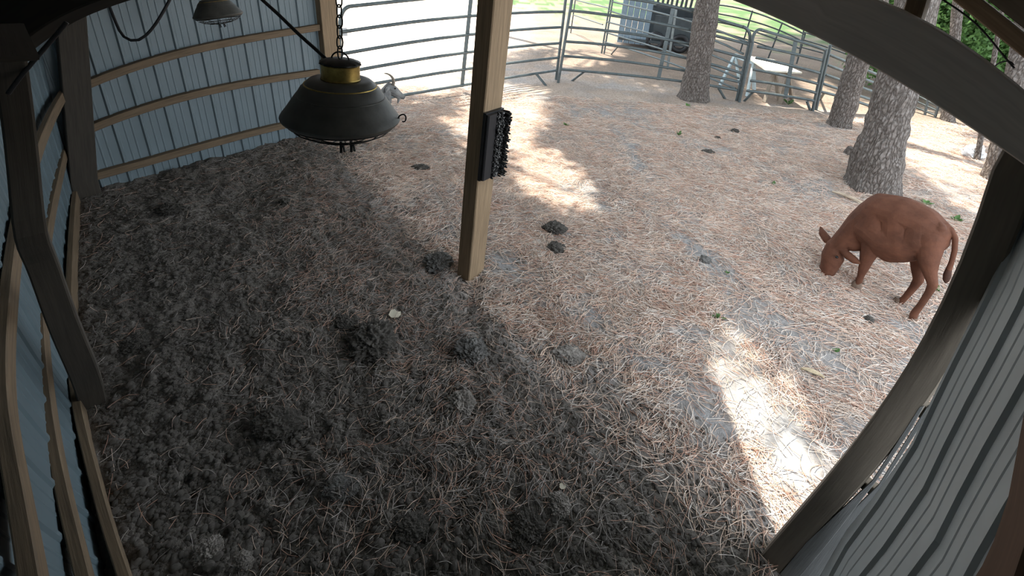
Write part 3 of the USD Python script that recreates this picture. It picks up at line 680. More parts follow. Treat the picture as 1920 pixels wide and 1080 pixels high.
# ---------------------------------------------------------------- hanging heat lamps
def brooder(loc, R0, tilt, label, chain_top, links, chain_lean, hook_ang):
    """A wide dark metal lamp: cap, brass collar, tiered shade, wire guard, hook, chain. R0 is the rim's radius."""
    t = thing('heat_lamp', label, 'lamp')
    s = R0 / 0.2
    VS = 1.0
    def pl(m): m = m.copy(); m.vertices = m.vertices * V(1, 1, VS); return place(m, tilt, loc, s)
    prof = [(0.066, 0.130), (0.085, 0.131), (0.100, 0.128), (0.109, 0.121), (0.115, 0.113), (0.1185, 0.110), (0.130, 0.100), (0.140, 0.083), (0.1455, 0.073), (0.152, 0.067), (0.166, 0.046), (0.181, 0.023), (0.194, 0.006), (0.200, -0.004), (0.1985, -0.010), (0.190, -0.018), (0.176, -0.024)]
    back_ = [(r - 0.003, z - 0.003) for r, z in prof[::-1]]
    obj('shade', pl(lathe(prof + back_ + [prof[0]], 64)), 'lamp_bronze', t, smooth=40)
    obj('brass_edge', pl(lathe([(0.1160, 0.1125), (0.1195, 0.1125), (0.1205, 0.1095), (0.1180, 0.1085), (0.1160, 0.1125)], 48)), 'lamp_brass', t, smooth=40)
    obj('brass_band', pl(lathe([(0.1450, 0.0745), (0.1475, 0.0740), (0.1480, 0.0715), (0.1455, 0.0705), (0.1450, 0.0745)], 48)), 'lamp_bronze', t, smooth=40)
    obj('collar', pl(lathe([(0.050, 0.124), (0.0640, 0.126), (0.0650, 0.132), (0.0625, 0.136), (0.0625, 0.176), (0.0645, 0.180), (0.0620, 0.184), (0.045, 0.184)], 48)), 'lamp_brass', t, smooth=40)
    n = 48; cap = lathe([(0.001, 0.200), (0.03, 0.199), (0.045, 0.197), (0.058, 0.193), (0.0665, 0.187), (0.0670, 0.183), (0.060, 0.182), (0.001, 0.182)], n)
    rr = np.hypot(cap.vertices[:, 0], cap.vertices[:, 1]); aa = np.arctan2(cap.vertices[:, 1], cap.vertices[:, 0])
    k = 1 + 0.035 * np.sin(12 * aa) * (rr > 0.05); cap.vertices[:, 0] *= k; cap.vertices[:, 1] *= k
    obj('cap', pl(cap), 'iron_dark', t, smooth=40)
    obj('bulb', pl(lathe([(0.001, -0.030), (0.03, -0.024), (0.045, -0.002), (0.045, 0.02), (0.03, 0.06), (0.025, 0.10), (0.001, 0.10)], 24)), 'glass_white', t, smooth=40)
    # wire guard: rings and ribs
    th = np.linspace(0, 2 * np.pi, 49)[:-1]
    for r, z in ((0.180, -0.026), (0.162, -0.044), (0.128, -0.062), (0.086, -0.074), (0.04, -0.080)):
        obj('guard_ring', pl(tube(np.stack([r * np.cos(th), r * np.sin(th), 0 * th + z], 1), 0.0022, 5, closed=True)), 'iron_dark', t, smooth=True)
    for k in range(6):
        a = k * np.pi / 6
        q = np.array([(r * math.cos(a), r * math.sin(a), z) for r, z in ((-.184, -.018), (-.162, -.044), (-.128, -.062), (-.086, -.074), (0, -.081), (.086, -.074), (.128, -.062), (.162, -.044), (.184, -.018))])
        obj('guard_wire', pl(tube(q, 0.0018, 5)), 'iron_dark', t, smooth=True)
    for a in (-1.25, -0.85):
        q = V(0.085 * math.cos(a), 0.085 * math.sin(a), 0)
        obj('latch', pl(cat(tube([q + V(0, 0, -.066), q + V(0, 0, -.108)], 0.005, 6), tube([q + V(.008, 0, -.08), q + V(.012, 0, -.104)], 0.004, 6))), 'iron_dark', t)
    a = hook_ang; c = V(math.cos(a), math.sin(a), 0)
    hk = [c * 0.196 + V(0, 0, .004), c * 0.204 + V(0, 0, .018), c * 0.216 + V(0, 0, .020), c * 0.222 + V(0, 0, .008), c * 0.217 + V(0, 0, -.006), c * 0.209 + V(0, 0, -.006)]
    obj('hook', pl(tube(smooth_path(hk, 14), 0.0026, 6)), 'iron_dark', t, smooth=True)
    top = np.asarray(loc) + tilt @ V(0, 0, 0.200) * s
    lp = smooth_path([tilt @ V(-.03, 0, .195) * s + loc, tilt @ V(-.02, 0, .215) * s + loc, tilt @ V(0, 0, .222) * s + loc, tilt @ V(.02, 0, .215) * s + loc, tilt @ V(.03, 0, .195) * s + loc], 12)
    obj('hanging_loop', tube(lp, 0.0025, 6), 'iron_dark', t, smooth=True)
    ch = tag(UsdGeom.Xform.Define(stage, numbered(t.GetPath().pathString + '/chain')), None)
    a0 = np.asarray(loc) + tilt @ V(0, 0, .220) * s; a1 = np.asarray(chain_top, float)
    d = unit(a1 - a0); L = np.linalg.norm(a1 - a0); k = int(L / links); sx = unit(np.cross(d, V(0.3, 1, 0))); sy = np.cross(d, sx)
    for i in range(k + 1):
        c = a0 + d * (i * L / k); x = sx if i % 2 else sy
        w, h = links * 0.36, links * 0.66
        lk = [c + x * (w * math.cos(b)) * (1) + d * (h * math.copysign(abs(math.sin(b)) ** 0.75, math.sin(b))) for b in np.linspace(0, 2 * np.pi, 17)[:-1]]
        obj('link', tube(lk, links * 0.075, 6, closed=True), 'iron_dark', ch, smooth=True)
    return t
dl_ = 1.50
lamp_c = at_depth(641, 216, dl_)
R1 = 106 / F * dl_
tiltm = rotm(FWD, 0.055) @ rotm(RIGHT, -0.03)
brooder(lamp_c, R1, tiltm, 'large dark bronze caged heat lamp with brass collar hanging in the shed', np.append(at_depth(652, -10, dl_)[:2], ROOF_Z + 0.005), 0.030, 0, 0.15)
# second chain strand lying along the first is one loop longer
dl2 = 3.6
lamp2 = at_depth(409, 27, dl2); R2 = 42 / F * dl2
brooder(lamp2, R2, rotm(FWD, -0.17) @ rotm(RIGHT, 0.0), 'smaller far heat lamp hanging high near the back wall', np.append(lamp2[:2] + V(0.02, 0.0), ROOF_Z + 0.005), 0.05, 0, 2.6)
def cord(name, pts, r, label, n=30):
    tag(obj(name, tube(smooth_path(pts, n), r, 8), 'rubber_black', smooth=True), label, 'cord')
a = at_depth(623, 128, dl_ - 0.02)
cord('power_cord', [at_depth(630, 140, dl_), at_depth(620, 121, dl_ - .02), at_depth(598, 98, dl_ - .02), at_depth(560, 64, dl_), at_depth(525, 30, dl_ + .02), at_depth(492, 0, dl_ + .05), np.append(at_depth(440, -70, dl_ + .1)[:2], ROOF_Z + 0.004)], 0.0062, 'thick black cord running from the large lamp up to the roof')
d3 = 3.2
cord('power_cord', [np.append(at_depth(190, -60, d3)[:2], ROOF_Z + 0.004), at_depth(204, 8, d3), at_depth(218, 44, d3), at_depth(238, 73, d3), at_depth(256, 76, d3), at_depth(278, 62, d3), at_depth(300, 32, d3), at_depth(318, 0, d3), np.append(at_depth(345, -70, d3)[:2], ROOF_Z + 0.004)], 0.0095, 'black cord hanging in a loop in front of the back wall', 40)
cord('power_cord', [at_depth(125, 42, 1.22), at_depth(103, 68, 1.22), at_depth(70, 106, 1.22), at_depth(40, 142, 1.22), at_depth(15, 176, 1.22)], 0.0055, 'short black cable along the beam in the upper left corner')
fc = lambda x, y: front(x, y, 0.07)
cord('power_cord', [fc(1755, -8), fc(1790, 14), fc(1830, 45), fc(1862, 80), fc(1888, 112), fc(1902, 128)], 0.0022, 'thin black wire sagging below the eave at the upper right')
cord('power_cord', [fc(1866, 124), fc(1876, 117), fc(1890, 115), fc(1900, 122)], 0.0018, 'small wire bow on top of the header at the right')

# ---------------------------------------------------------------- pipe fence panels round the yard
def fence(label, A, B, rails, ups, braces=(), feet=(), r=0.027, name='fence_panel', mt='fence_steel', group=None, plates=()):
    """Pipe panel standing on the line A-B (pixels of its feet); rails, uprights and braces lie in its upright plane."""
    a, b = G(*A), G(*B); d = unit(b - a); n = V(-d[1], d[0])
    on = lambda q, o=0.0: on_plane(q[0], q[1], a[:2] + n * o, n)
    t = thing(name, label, 'fence', group=group)
    for q in rails:
        P = [on(p) for p in q]
        obj('rail', tube(smooth_path(P, 3 * len(P)) if len(P) > 2 else P, r, 8), mt, t, smooth=True)
    for q in ups:
        P = [on(p) for p in q]
        if len(P) == 2: P[0] = P[0] - ZZ * 0.04
        obj('upright', tube(P if len(P) < 3 else smooth_path(P, 16), r * 1.1, 8), mt, t, smooth=True)
    for q in braces:
        P = [on(p) for p in q]
        timber('brace', P, np.append(n, 0) * 0 + d, np.append(n, 0), 0.075, 0.012, mt, t, 0.002)
    for q in feet:
        obj('foot', tube([on(q[0]), G(*q[1])], r * 0.95, 8), mt, t, smooth=True)
    for q in plates:
        c = on(q); timber('tag_plate', [c - ZZ * .06, c + ZZ * .06], d, np.append(n, 0), 0.10, 0.004, 'bag_white', t, 0.001)
    return t
FG = 'pipe panels around the yard'
fence('long curving pipe panel behind the large lamp, from the shed to the middle post', (636, 205), (1043, 150),
      [[(655, 12), (770, 0), (870, -10), (1062, -32)], [(641, 60), (870, 31), (1055, 22)], [(641, 101), (870, 66), (1051, 51)], [(640, 137), (870, 99), (1049, 81)], [(638, 168), (870, 130), (1046, 108)], [(637, 199), (866, 160), (1043, 132)]],
      [[(636, 205), (637, 60)], [(637, 60), (638, 38), (644, 20), (655, 12)], [(1042, 154), (1064, -30)]], [[(866, 163), (884, -12)]], [[(1005, 138), (1024, 161)]], plates=[(645, 60)])
fence('pipe panel right of the middle post, running behind the leftmost pine', (1047, 155), (1381, 190),
      [[(1075, -8), (1140, -6), (1303, 23), (1345, 36), (1392, 50)], [(1068, 20), (1140, 28), (1256, 48), (1404, 83)], [(1065, 51), (1182, 63), (1250, 74), (1400, 110)], [(1061, 78), (1240, 99), (1394, 138)], [(1056, 105), (1234, 124), (1388, 154)], [(1051, 130), (1234, 147), (1336, 161), (1382, 169)]],
      [[(1046, 157), (1074, -12)], [(1381, 190), (1406, 74)], [(1406, 74), (1405, 62), (1400, 54), (1392, 50)]], [[(1234, 150), (1262, 16)]], [[(1097, 133), (1072, 152)], [(1347, 165), (1359, 185)]])
fence('pipe gate with a rounded corner in front of the pale table', (1386, 192), (1526, 207),
      [[(1430, 57), (1490, 75), (1549, 94)], [(1420, 87), (1484, 100), (1541, 113)], [(1417, 108), (1479, 122), (1537, 137)], [(1412, 130), (1476, 143), (1533, 157)], [(1407, 151), (1474, 161), (1530, 174)], [(1400, 170), (1473, 180), (1528, 189)]],
      [[(1386, 192), (1411, 80)], [(1411, 80), (1413, 66), (1420, 57), (1430, 57)], [(1524, 208), (1549, 92)]], [[(1472, 184), (1492, 76)]], [[(1412, 172), (1395, 190)], [(1513, 190), (1519, 206)]])
fence('pipe panel behind the two right pines under the header', (1532, 206), (1640, 214),
      [[(1558, 84), (1607, 104), (1655, 124)], [(1556, 103), (1650, 142)], [(1552, 122), (1646, 158)], [(1548, 140), (1643, 174)], [(1543, 157), (1640, 189)], [(1539, 172), (1575, 181), (1637, 201)]],
      [[(1530, 207), (1557, 84)], [(1637, 212), (1656, 124)]], (), [[(1545, 174), (1538, 186)]])
fence('short far pipe panel seen right of the big pine trunk', (1712, 210), (1757, 222),
      [[(1721, 167), (1742, 177), (1761, 190)], [(1718, 178), (1759, 199)], [(1716, 189), (1757, 207)], [(1714, 200), (1754, 216)]],
      [[(1711, 211), (1722, 166)], [(1735, 215), (1742, 176)], [(1753, 223), (1762, 188)]], r=0.021, mt='fence_dark')
fence('slanting pipe gate beyond the middle panel, running to the leftmost pine', (1128, 100), (1380, 190),
      [[(1147, 3), (1255, 29), (1300, 42), (1401, 79)], [(1142, 20), (1251, 48), (1295, 60), (1394, 101)], [(1138, 41), (1249, 72), (1293, 87), (1390, 127)], [(1137, 61), (1240, 92), (1288, 108), (1385, 147)], [(1131, 78), (1237, 111), (1379, 166)]],
      [[(1128, 98), (1146, -8)], [(1133, 98), (1150, -8)]], [[(1251, 130), (1268, 18)]], [[(1158, 88), (1146, 102)]], r=0.021)
fence('far pipe fence seen above the table between pine and header', (1300, 84), (1496, 120),
      [[(1325, 8), (1410, 22), (1470, 45), (1508, 64)], [(1322, 22), (1404, 38), (1464, 58), (1505, 78)], [(1320, 38), (1398, 54), (1456, 74), (1502, 92)], [(1316, 56), (1393, 72), (1448, 90), (1498, 106)]],
      [[(1300, 86), (1328, 4)], [(1388, 97), (1411, 20)], [(1440, 109), (1467, 42)], [(1494, 118), (1510, 62)]], r=0.021, mt='fence_dark')
fence('farthest pipe fence rising behind the two right pines', (1500, 96), (1600, 112),
      [[(1508, 47), (1560, 66), (1612, 92)], [(1506, 60), (1558, 78), (1608, 102)], [(1503, 74), (1555, 90), (1604, 108)], [(1500, 88), (1552, 102), (1602, 116)]],
      [[(1499, 98), (1509, 46)], [(1550, 108), (1561, 64)], [(1601, 122), (1613, 92)]], r=0.021, mt='fence_dark')
fence('dark pipe panel lying between the right pines at the back', (1590, 130), (1720, 175),
      [[(1600, 92), (1660, 122), (1722, 152)], [(1598, 106), (1720, 162)], [(1595, 120), (1718, 172)]],
      [[(1590, 131), (1601, 90)], [(1716, 182), (1723, 150)]], r=0.021, mt='fence_dark')
fence('distant pipe rails running back left of the dark trailer', (1070, 62), (1128, 92),
      [[(1078, 0), (1142, 15)], [(1075, 28), (1130, 46)]], [[(1070, 62), (1080, -10)]], r=0.019, mt='fence_dark')

# ---------------------------------------------------------------- table on sawhorses
def sawhorse(label, top_a, top_b, legs, mt):
    t = thing('sawhorse', label, 'sawhorse')
    timber('crossbar', [top_a, top_b], ZZ, unit(np.cross(top_b - top_a, ZZ)), 0.09, 0.05, mt, t, 0.003)
    for tp, ft in legs:
        timber('leg', [ft, tp], unit(np.cross(tp - ft, top_b - top_a)), unit(top_b - top_a), 0.05, 0.07, mt, t, 0.003)
    return t
ht = 0.64
c1, c2, c3, c4 = [G(*q, ht) for q in ((1400, 107), (1448, 114), (1500, 138), (1440, 134))]
pl_ = sg.Polygon([tuple(q[:2]) for q in (c1, c2, c3, c4)]).convex_hull.buffer(0.03)
m = trimesh.creation.extrude_polygon(pl_, 0.03, engine='earcut'); m.apply_translation((0, 0, ht))
tag(obj('table_board', m, 'table_board'), 'pale sunlit board laid as a table top over two sawhorses behind the gate', 'table')
za = V(0, 0, ht - 0.05)
l0, l1 = G(1378, 104, ht - .02), G(1413, 117, ht - .05)
sawhorse('left grey sawhorse leaning out beyond the pale table board', l0, l1, [(l0 + ZZ * .02, G(1350, 160)), (l0 + ZZ * .02, G(1388, 166)), (l1, G(1414, 168)), (l1, G(1400, 182))], 'sawhorse_blue')
q0, q1 = G(1452, 133, ht - .05), G(1480, 140, ht - .05)
sawhorse('right bluish sawhorse under the near end of the pale table board', q0, q1, [(q0, G(1433, 192)), (q0, G(1461, 188)), (q1, G(1462, 194)), (q1, G(1484, 186))], 'sawhorse_wood')

# ---------------------------------------------------------------- dark livestock trailer beyond the fence
t = thing('livestock_trailer', 'dark slatted livestock trailer standing beyond the fence left of the pine', 'trailer')
A0, A1 = G(1158, 86), G(1310, 104)
dt = unit(A1 - A0); nt = V(-dt[1], dt[0], 0); L = np.linalg.norm(A1 - A0)
at = lambda u, o, z: A0 + dt * (u * L) + nt * o + ZZ * z
for k in range(5):
    timber('side_panel', [at(0.02 + 0.075 * k, 0.02 * (k % 2), 0.12), at(0.02 + 0.075 * k, 0.02 * (k % 2), 2.1)], dt, nt, 0.07 * L, 0.03, 'trailer_panel', t, 0.006)
timber('floor', [at(0, 0.8, 0.25), at(1.0, 0.8, 0.25)], nt, ZZ, 1.7, 0.08, 'trailer_dark', t)
timber('back_wall', [at(0.3, 1.5, 0.75), at(1.02, 1.5, 0.75)], ZZ, nt, 1.0, 0.05, 'trailer_dark', t)
timber('front_wall', [at(0.4, 0.1, 0.62), at(1.02, 0.1, 0.62)], ZZ, nt, 0.85, 0.04, 'trailer_dark', t)
timber('end_wall', [at(1.02, 0.1, 0.75), at(1.02, 1.5, 0.75)], ZZ, dt, 1.1, 0.05, 'trailer_dark', t)
for z in (1.30, 2.08): timber('top_rail', [at(0.3, 0.1, z), at(1.02, 0.1, z)], ZZ, nt, 0.06, 0.05, 'trailer_dark', t)
for k in range(12):
    u = 0.40 + 0.055 * k
    timber('slat', [at(u, 0.1, 1.25), at(u + 0.012 * (k % 3), 0.1, 2.1)], dt, nt, 0.07, 0.03, 'trailer_dark', t, 0.003)
th = np.linspace(0, 2 * np.pi, 25)[:-1]
for u in (0.45, 0.75):
    c = at(u, 0.0, 0.28); obj('wheel', tube([c + dt * 0.22 * math.cos(b) + ZZ * 0.22 * math.sin(b) for b in th], 0.07, 8, closed=True), 'rubber_black', t, smooth=True)

# ---------------------------------------------------------------- pines
LIT = [sg.Polygon([G(*q)[:2] for q in pl]).buffer(0.32) for pl in (
    [(600, 14), (890, 8), (895, 90), (870, 150), (770, 165), (640, 190)], [(1045, 100), (1130, 104), (1130, 122), (1050, 124)],
    [(895, 160), (1010, 164), (1018, 230), (975, 275), (870, 268)], [(980, 300), (1050, 292), (1110, 350), (1125, 400), (1080, 405), (1010, 350)],
    [(1690, 215), (1735, 205), (1865, 320), (1860, 420), (1790, 385), (1690, 290)], [(1345, 722), (1455, 1015), (1570, 930), (1500, 780), (1420, 735)],
    [(1362, 590), (1400, 620), (1405, 690), (1372, 700)], [(1500, 150), (1540, 150), (1640, 210), (1690, 225), (1640, 240), (1545, 185)])]
import shapely
LITU = shapely.unary_union(LIT); shapely.prepare(LITU)
TABLE_LIT = pl_.buffer(0.25)
def bark_trunk(base, top, radii, seed, z1):
    """Tapering, flared trunk with plated bark from the ground to height z1, leaning as photographed."""
    d = (top - base) / (top[2] - base[2])
    n, k = 110, 64
    zz = np.concatenate([np.linspace(-0.12, 3.2, n - 14), np.linspace(3.4, z1, 14)])
    th = np.arange(k) / k * 2 * np.pi
    r = np.interp(zz, radii[0], radii[1])
    Z, T = np.meshgrid(zz, th, indexing='ij')
    X = np.stack([np.cos(T) * 3.2, np.sin(T) * 3.2, Z * 2.3 + 10 * seed], -1)
    w = X + (meshkit.fbm(X * 1.3, 3, seed)[..., None] - .5) * 1.2
    pl = meshkit.noise(w * V(2.0, 2.0, 1.1), seed + 3); ridge = 1 - np.abs(2 * pl - 1)
    fine = meshkit.fbm(X * 5, 3, seed + 9)
    R = r[:, None] * (1 + 0.10 * (sstep(ridge, 0.15, 0.75) - 1) * -1 - 0.09 + 0.05 * (fine - .5)) * (1 + 0.05 * np.sin(T * 5 + seed) * np.exp(-np.maximum(Z, 0) * 4))
    ctr = base[None] * V(1, 1, 0) + d[None] * zz[:, None]
    v = ctr[:, None] + np.stack([R * np.cos(T), R * np.sin(T), 0 * R], -1)
    idx = np.arange(n * k).reshape(n, k); j = np.roll(idx, -1, 1)
    q = np.stack([idx[:-1], j[:-1], j[1:], idx[1:]], -1).reshape(-1, 4)
    return (v.reshape(-1, 3), q), ctr, d
tuft_protos = []
for s in range(3):
    rr = np.random.default_rng(50 + s); vv, ff = [], []
    for i in range(30):
        d = unit(rr.normal(size=3) * V(1, 1, .7)); c = rr.normal(size=3) * 0.10; sd = unit(np.cross(d, rr.normal(size=3))); l, w = rr.uniform(.16, .3), 0.022
        b = len(vv); vv += [c, c + d * l * .5 + sd * w, c + d * l, c + d * l * .5 - sd * w]; ff += [(b, b + 1, b + 2), (b, b + 2, b + 3)]
    tuft_protos.append((f'needle_tuft_{s}' if s else 'needle_tuft', trimesh.Trimesh(np.array(vv), np.array(ff), process=False), 'pine_green'))
def pine(label, base_px, top_px, wid, crown, seed, z1=10.5, n_tuft=700, group=None):
    base = G(*base_px); m = np.append(unit(base[:2]), 0)
    top = on_plane(top_px[0], top_px[1], base, m)
    s = pxm(base); rad = ([-0.12, 0.0, 0.10, 0.3, 0.8, 2.0, 3.2, z1], [wid[0] / 2 / s * 1.15, wid[0] / 2 / s, wid[0] / 2 / s * .9, wid[1] / 2 / s, wid[2] / 2 / s, wid[2] / 2 / s * .95, wid[2] / 2 / s * .9, 0.05])
    (v, q), ctr, d = bark_trunk(base, top, rad, seed, z1)
    t = thing('pine_tree', label, 'tree', group=group)
    v3, f3, _ = meshkit.arrays((v, q)); obj('trunk', trimesh.Trimesh(v3, f3, process=False), 'bark', t, smooth=True)
    r = np.random.default_rng(400 + seed); cx, cy, cr, zlo, zhi = crown
    axis = lambda z: base * V(1, 1, 0) + d * z
    for i in range(12):
        z = r.uniform(zlo - .4, zhi - .5); a = r.uniform(0, 6.28); p0 = axis(z)
        p2 = V(base[0] + cx, base[1] + cy, 0) * V(1, 1, 0) + V(math.cos(a), math.sin(a), 0) * cr * r.uniform(.6, .95) + ZZ * (z + 1.0)
        obj('branch', tube(smooth_path([p0, (p0 + p2) / 2 + ZZ * .25, p2], 8), np.linspace(.05, .012, 8), 6), 'bark', t, smooth=True)
    P = []
    while len(P) < n_tuft:
        a = r.normal(size=3); a = a / np.linalg.norm(a) * r.uniform(0.2, 1) ** 0.5
        c = V(base[0] + cx + a[0] * cr, base[1] + cy + a[1] * cr, (zlo + zhi) / 2 + a[2] * (zhi - zlo) / 2)
        P.append(c)
    P = np.array(P); g = P - SUN * (P[:, 2:3] / SUN[2]); gt = P - SUN * ((P[:, 2:3] - .65) / SUN[2])
    ok = ~shapely.contains_xy(LITU, g[:, 0], g[:, 1]) & ~shapely.contains_xy(TABLE_LIT, gt[:, 0], gt[:, 1])  # tufts that would shade the chosen sunlit patches are left out
    P = P[ok]
    instancer(t.GetPath().pathString, 'foliage', tuft_protos, P, r.integers(0, 3, len(P)), rand_quat(len(P), r), np.repeat(r.uniform(1.0, 1.7, len(P))[:, None], 3, 1))
    return t
PG = 'pines in the yard'
# crown: offset of its centre from the foot, radius, from and to height. Crowns are offset up the sun's line to shade chosen ground.
pine('grey barked pine nearest the middle of the picture, before the trailer', (1300, 186), (1328, 0), (64, 50, 44), (-2.0, -1.6, 3.4, 5.0, 8.5), 1, n_tuft=1500)
pine('slim leaning pine between the pipe gate and the biggest trunk', (1573, 236), (1612, 105), (46, 42, 38), (-0.8, -0.6, 3.2, 5.2, 8.8), 2, n_tuft=1300)
pine('biggest pine trunk, standing just behind the calf', (1634, 352), (1693, 110), (100, 86, 68), (-2.6, -0.3, 3.6, 4.6, 8.0), 3, n_tuft=2200)
pine('pine half hidden by the right front post beyond the sunlit strip', (1866, 338), (1893, 200), (44, 38, 32), (-1.4, -0.8, 3.0, 5.0, 8.2), 4, n_tuft=1300)
pine('distant dark pine trunk right of the far pipe panel', (1776, 226), (1783, 150), (24, 20, 18), (0.0, 0.0, 2.4, 5.5, 9.0), 5, n_tuft=500)
pine('thin far pine leaning near the white bag', (1832, 300), (1842, 240), (10, 9, 8), (-0.3, 0.0, 1.6, 4.5, 7.5), 6, n_tuft=250)
# pines added for shade, hidden behind the back wall, the posts and the nearer trunks; their crowns shade the yard and the ground beyond the fence
pine('tall pine added unseen for its shade behind the back wall of the shed', (470, 150), (474, 40), (46, 40, 34), (1.6, -2.2, 4.2, 5.0, 8.5), 11, n_tuft=1700)
pine('far pine added for its shade, hidden behind the leftmost pine trunk', (1313, 95), (1328, 20), (24, 20, 18), (-0.5, 1.0, 4.6, 6.0, 11.0), 12, z1=12.5, n_tuft=2400)
pine('far pine added for its shade, hidden behind the header beam', (1590, 84), (1600, 30), (22, 20, 18), (-1.5, 0.5, 5.0, 6.0, 11.0), 13, z1=12.5, n_tuft=2400)
pine('far pine added for its shade, hidden behind the upper part of the middle post', (922, 62), (926, 20), (20, 18, 16), (1.2, -3.3, 3.9, 6.5, 11.5), 14, z1=13.0, n_tuft=1500)
def far_pt(x, y, yy): d = ray(x, y); return C + d * (yy / d[1])
# shrubs seen through the gap above the header at the upper right
bush = []
for s in range(2):
    rr = np.random.default_rng(80 + s); vv, ff = [], []
    for i in range(110):
        d = unit(rr.normal(size=3)); c = rr.normal(size=3) * 0.24; sd = unit(np.cross(d, rr.normal(size=3))); l, w = rr.uniform(.06, .11), 0.022
        b = len(vv); vv += [c, c + d * l * .5 + sd * w, c + d * l, c + d * l * .5 - sd * w]; ff += [(b, b + 1, b + 2), (b, b + 2, b + 3)]
    bush.append((f'leaf_spray_{s}' if s else 'leaf_spray', trimesh.Trimesh(np.array(vv), np.array(ff), process=False), 'shrub_green'))
def shrub(label, x, y, rad, hgt, seed, n):
    t = thing('shrub', label, 'shrub'); r = np.random.default_rng(seed)
    for i in range(5):
        a = r.uniform(0, 6.28); obj('stem', tube([V(x, y, -.05), V(x + .3 * math.cos(a), y + .3 * math.sin(a), hgt * .45), V(x + rad * .5 * math.cos(a), y + rad * .5 * math.sin(a), hgt * .8)], [.05, .035, .012], 6), 'bark', t, smooth=True)
    a = r.normal(size=(n, 3)); a = a / np.linalg.norm(a, axis=1, keepdims=True) * r.uniform(0.3, 1, (n, 1)) ** 0.4
    P = V(x, y, hgt * .52) + a * V(rad, rad, hgt * .5)
    instancer(t.GetPath().pathString, 'foliage', bush, P, r.integers(0, 2, n), rand_quat(n, r), np.repeat(r.uniform(.8, 1.5, n)[:, None], 3, 1))
for k, (x, y, yy, rad, h, l) in enumerate(((1755, 30, 11.0, 1.25, 4.6, 'bright green shrub at the left end of the gap above the header'), (1815, 60, 15.5, 1.7, 5.2, 'dark leafy shrub in the middle of the gap above the header'), (1872, 110, 11.0, 1.3, 4.4, 'leafy shrub at the right end of the gap above the header'))):
    p = far_pt(x, y, yy); shrub(l, p[0], p[1], rad, h, 900 + k, 420)

# white bag on the ground at the far right
p = G(1822, 294); s = 1 / pxm(p)
bg = blob(1.0, 77, 0.5, 2.2, 4, (17 * s, 14 * s, 15 * s)); bg.apply_translation(p + ZZ * 9 * s)
tag(obj('plastic_bag', bg, 'bag_white', smooth=30), 'crumpled white bag lying on the ground at the far right', 'bag')

# ---------------------------------------------------------------- animals
def hull_body(bones, edge=0.012, rounds=10):
    """bones: lists of (centre, radius) chains; each bone is the hull of the spheres at its joints."""
    sph = lambda c, r: m3.Manifold.sphere(float(r), 20).translate([float(x) for x in c])
    parts = []
    for ch in bones:
        if len(ch) == 1: parts.append(sph(*ch[0]))
        for a, b in zip(ch[:-1], ch[1:]): parts.append(m3.Manifold.batch_hull([sph(*a), sph(*b)]))
    m = m3.Manifold.batch_boolean(parts, m3.OpType.Add).refine_to_length(edge).to_mesh()
    t = trimesh.Trimesh(m.vert_properties[:, :3], m.tri_verts, process=True)
    trimesh.smoothing.filter_taubin(t, lamb=0.5, nu=0.52, iterations=rounds)
    return t
def joint_maker(f0, f1):
    """Joints on upright planes along the animal's ground line f0-f1; lat is metres towards the viewer."""
    d = unit((f1 - f0) * V(1, 1, 0)); n = V(-d[1], d[0], 0); n = n if n @ (C - f0) > 0 else -n
    def J(x, y, r, lat=0.0):
        p = on_plane(x, y, f0 + n * lat, n[:2]); return p, r / pxm(p)
    return J, d, n
f0, f1 = G(1607, 534), (G(1683, 568) + G(1711, 600)) / 2
J, cd, cn = joint_maker(f0, f1)
torso = [[J(1654, 394, 31), J(1690, 404, 36), J(1726, 421, 35), J(1748, 434, 29), J(1761, 430, 18), J(1771, 425, 9)],
         [J(1638, 428, 35), J(1664, 446, 40), J(1692, 451, 40), J(1720, 446, 37), J(1744, 446, 29)],
         [J(1654, 394, 31), J(1640, 426, 35)], [J(1690, 404, 36), J(1692, 451, 40)], [J(1726, 421, 35), J(1722, 446, 38)],
         [J(1668, 470, 22), J(1690, 472, 20), J(1714, 468, 19)], [J(1746, 408, 9), J(1762, 428, 10, .05)], [J(1746, 408, 9), J(1716, 390, 12), J(1680, 379, 13), J(1650, 376, 14)]]
neck = [[J(1644, 402, 31), J(1618, 421, 27), J(1594, 442, 21, .03), J(1573, 460, 17, .05)], [J(1636, 440, 27), J(1622, 453, 17), J(1598, 454, 17, .03)]]
head = [[J(1567, 462, 15.5, .06), J(1560, 480, 17, .07), J(1555, 498, 14, .08), J(1547, 516, 11, .09), J(1540, 531, 9.5, .09)], [J(1566, 484, 14, .06), J(1553, 512, 10, .07)]]
ears = [[J(1560, 456, 6, .05), J(1551, 449, 7.5, .04), J(1543, 438, 6.5, .02), J(1539, 427, 2, .0)], [J(1578, 468, 5.5, .09), J(1590, 479, 7.5, .10), J(1602, 488, 6.5, .10), J(1611, 493, 2.5, .10)]]
legs = [[J(1646, 428, 25, .05), J(1634, 464, 16, .07), J(1626, 486, 10, .07), J(1619, 503, 8, .07), J(1614, 517, 5.2, .06), J(1610, 528, 5.6, .06), J(1607, 534, 6, .06)],
        [J(1632, 440, 22, -.06), J(1628, 472, 13, -.08), J(1622, 494, 9, -.08), J(1614, 514, 5.2, -.08), J(1612, 527, 5.4, -.08)],
        [J(1743, 446, 25, .04), J(1740, 482, 18, .07), J(1743, 510, 11, .08), J(1749, 533, 8, .08), J(1742, 548, 6, .08), J(1727, 571, 5.2, .08), J(1714, 588, 6, .08), J(1711, 599, 6.2, .08)],
        [J(1736, 450, 23, -.06), J(1727, 484, 17, -.08), J(1722, 506, 11, -.08), J(1722, 525, 8, -.08), J(1712, 540, 6, -.08), J(1697, 558, 5, -.08), J(1688, 566, 5.6, -.08), J(1682, 570, 6, -.08)]]
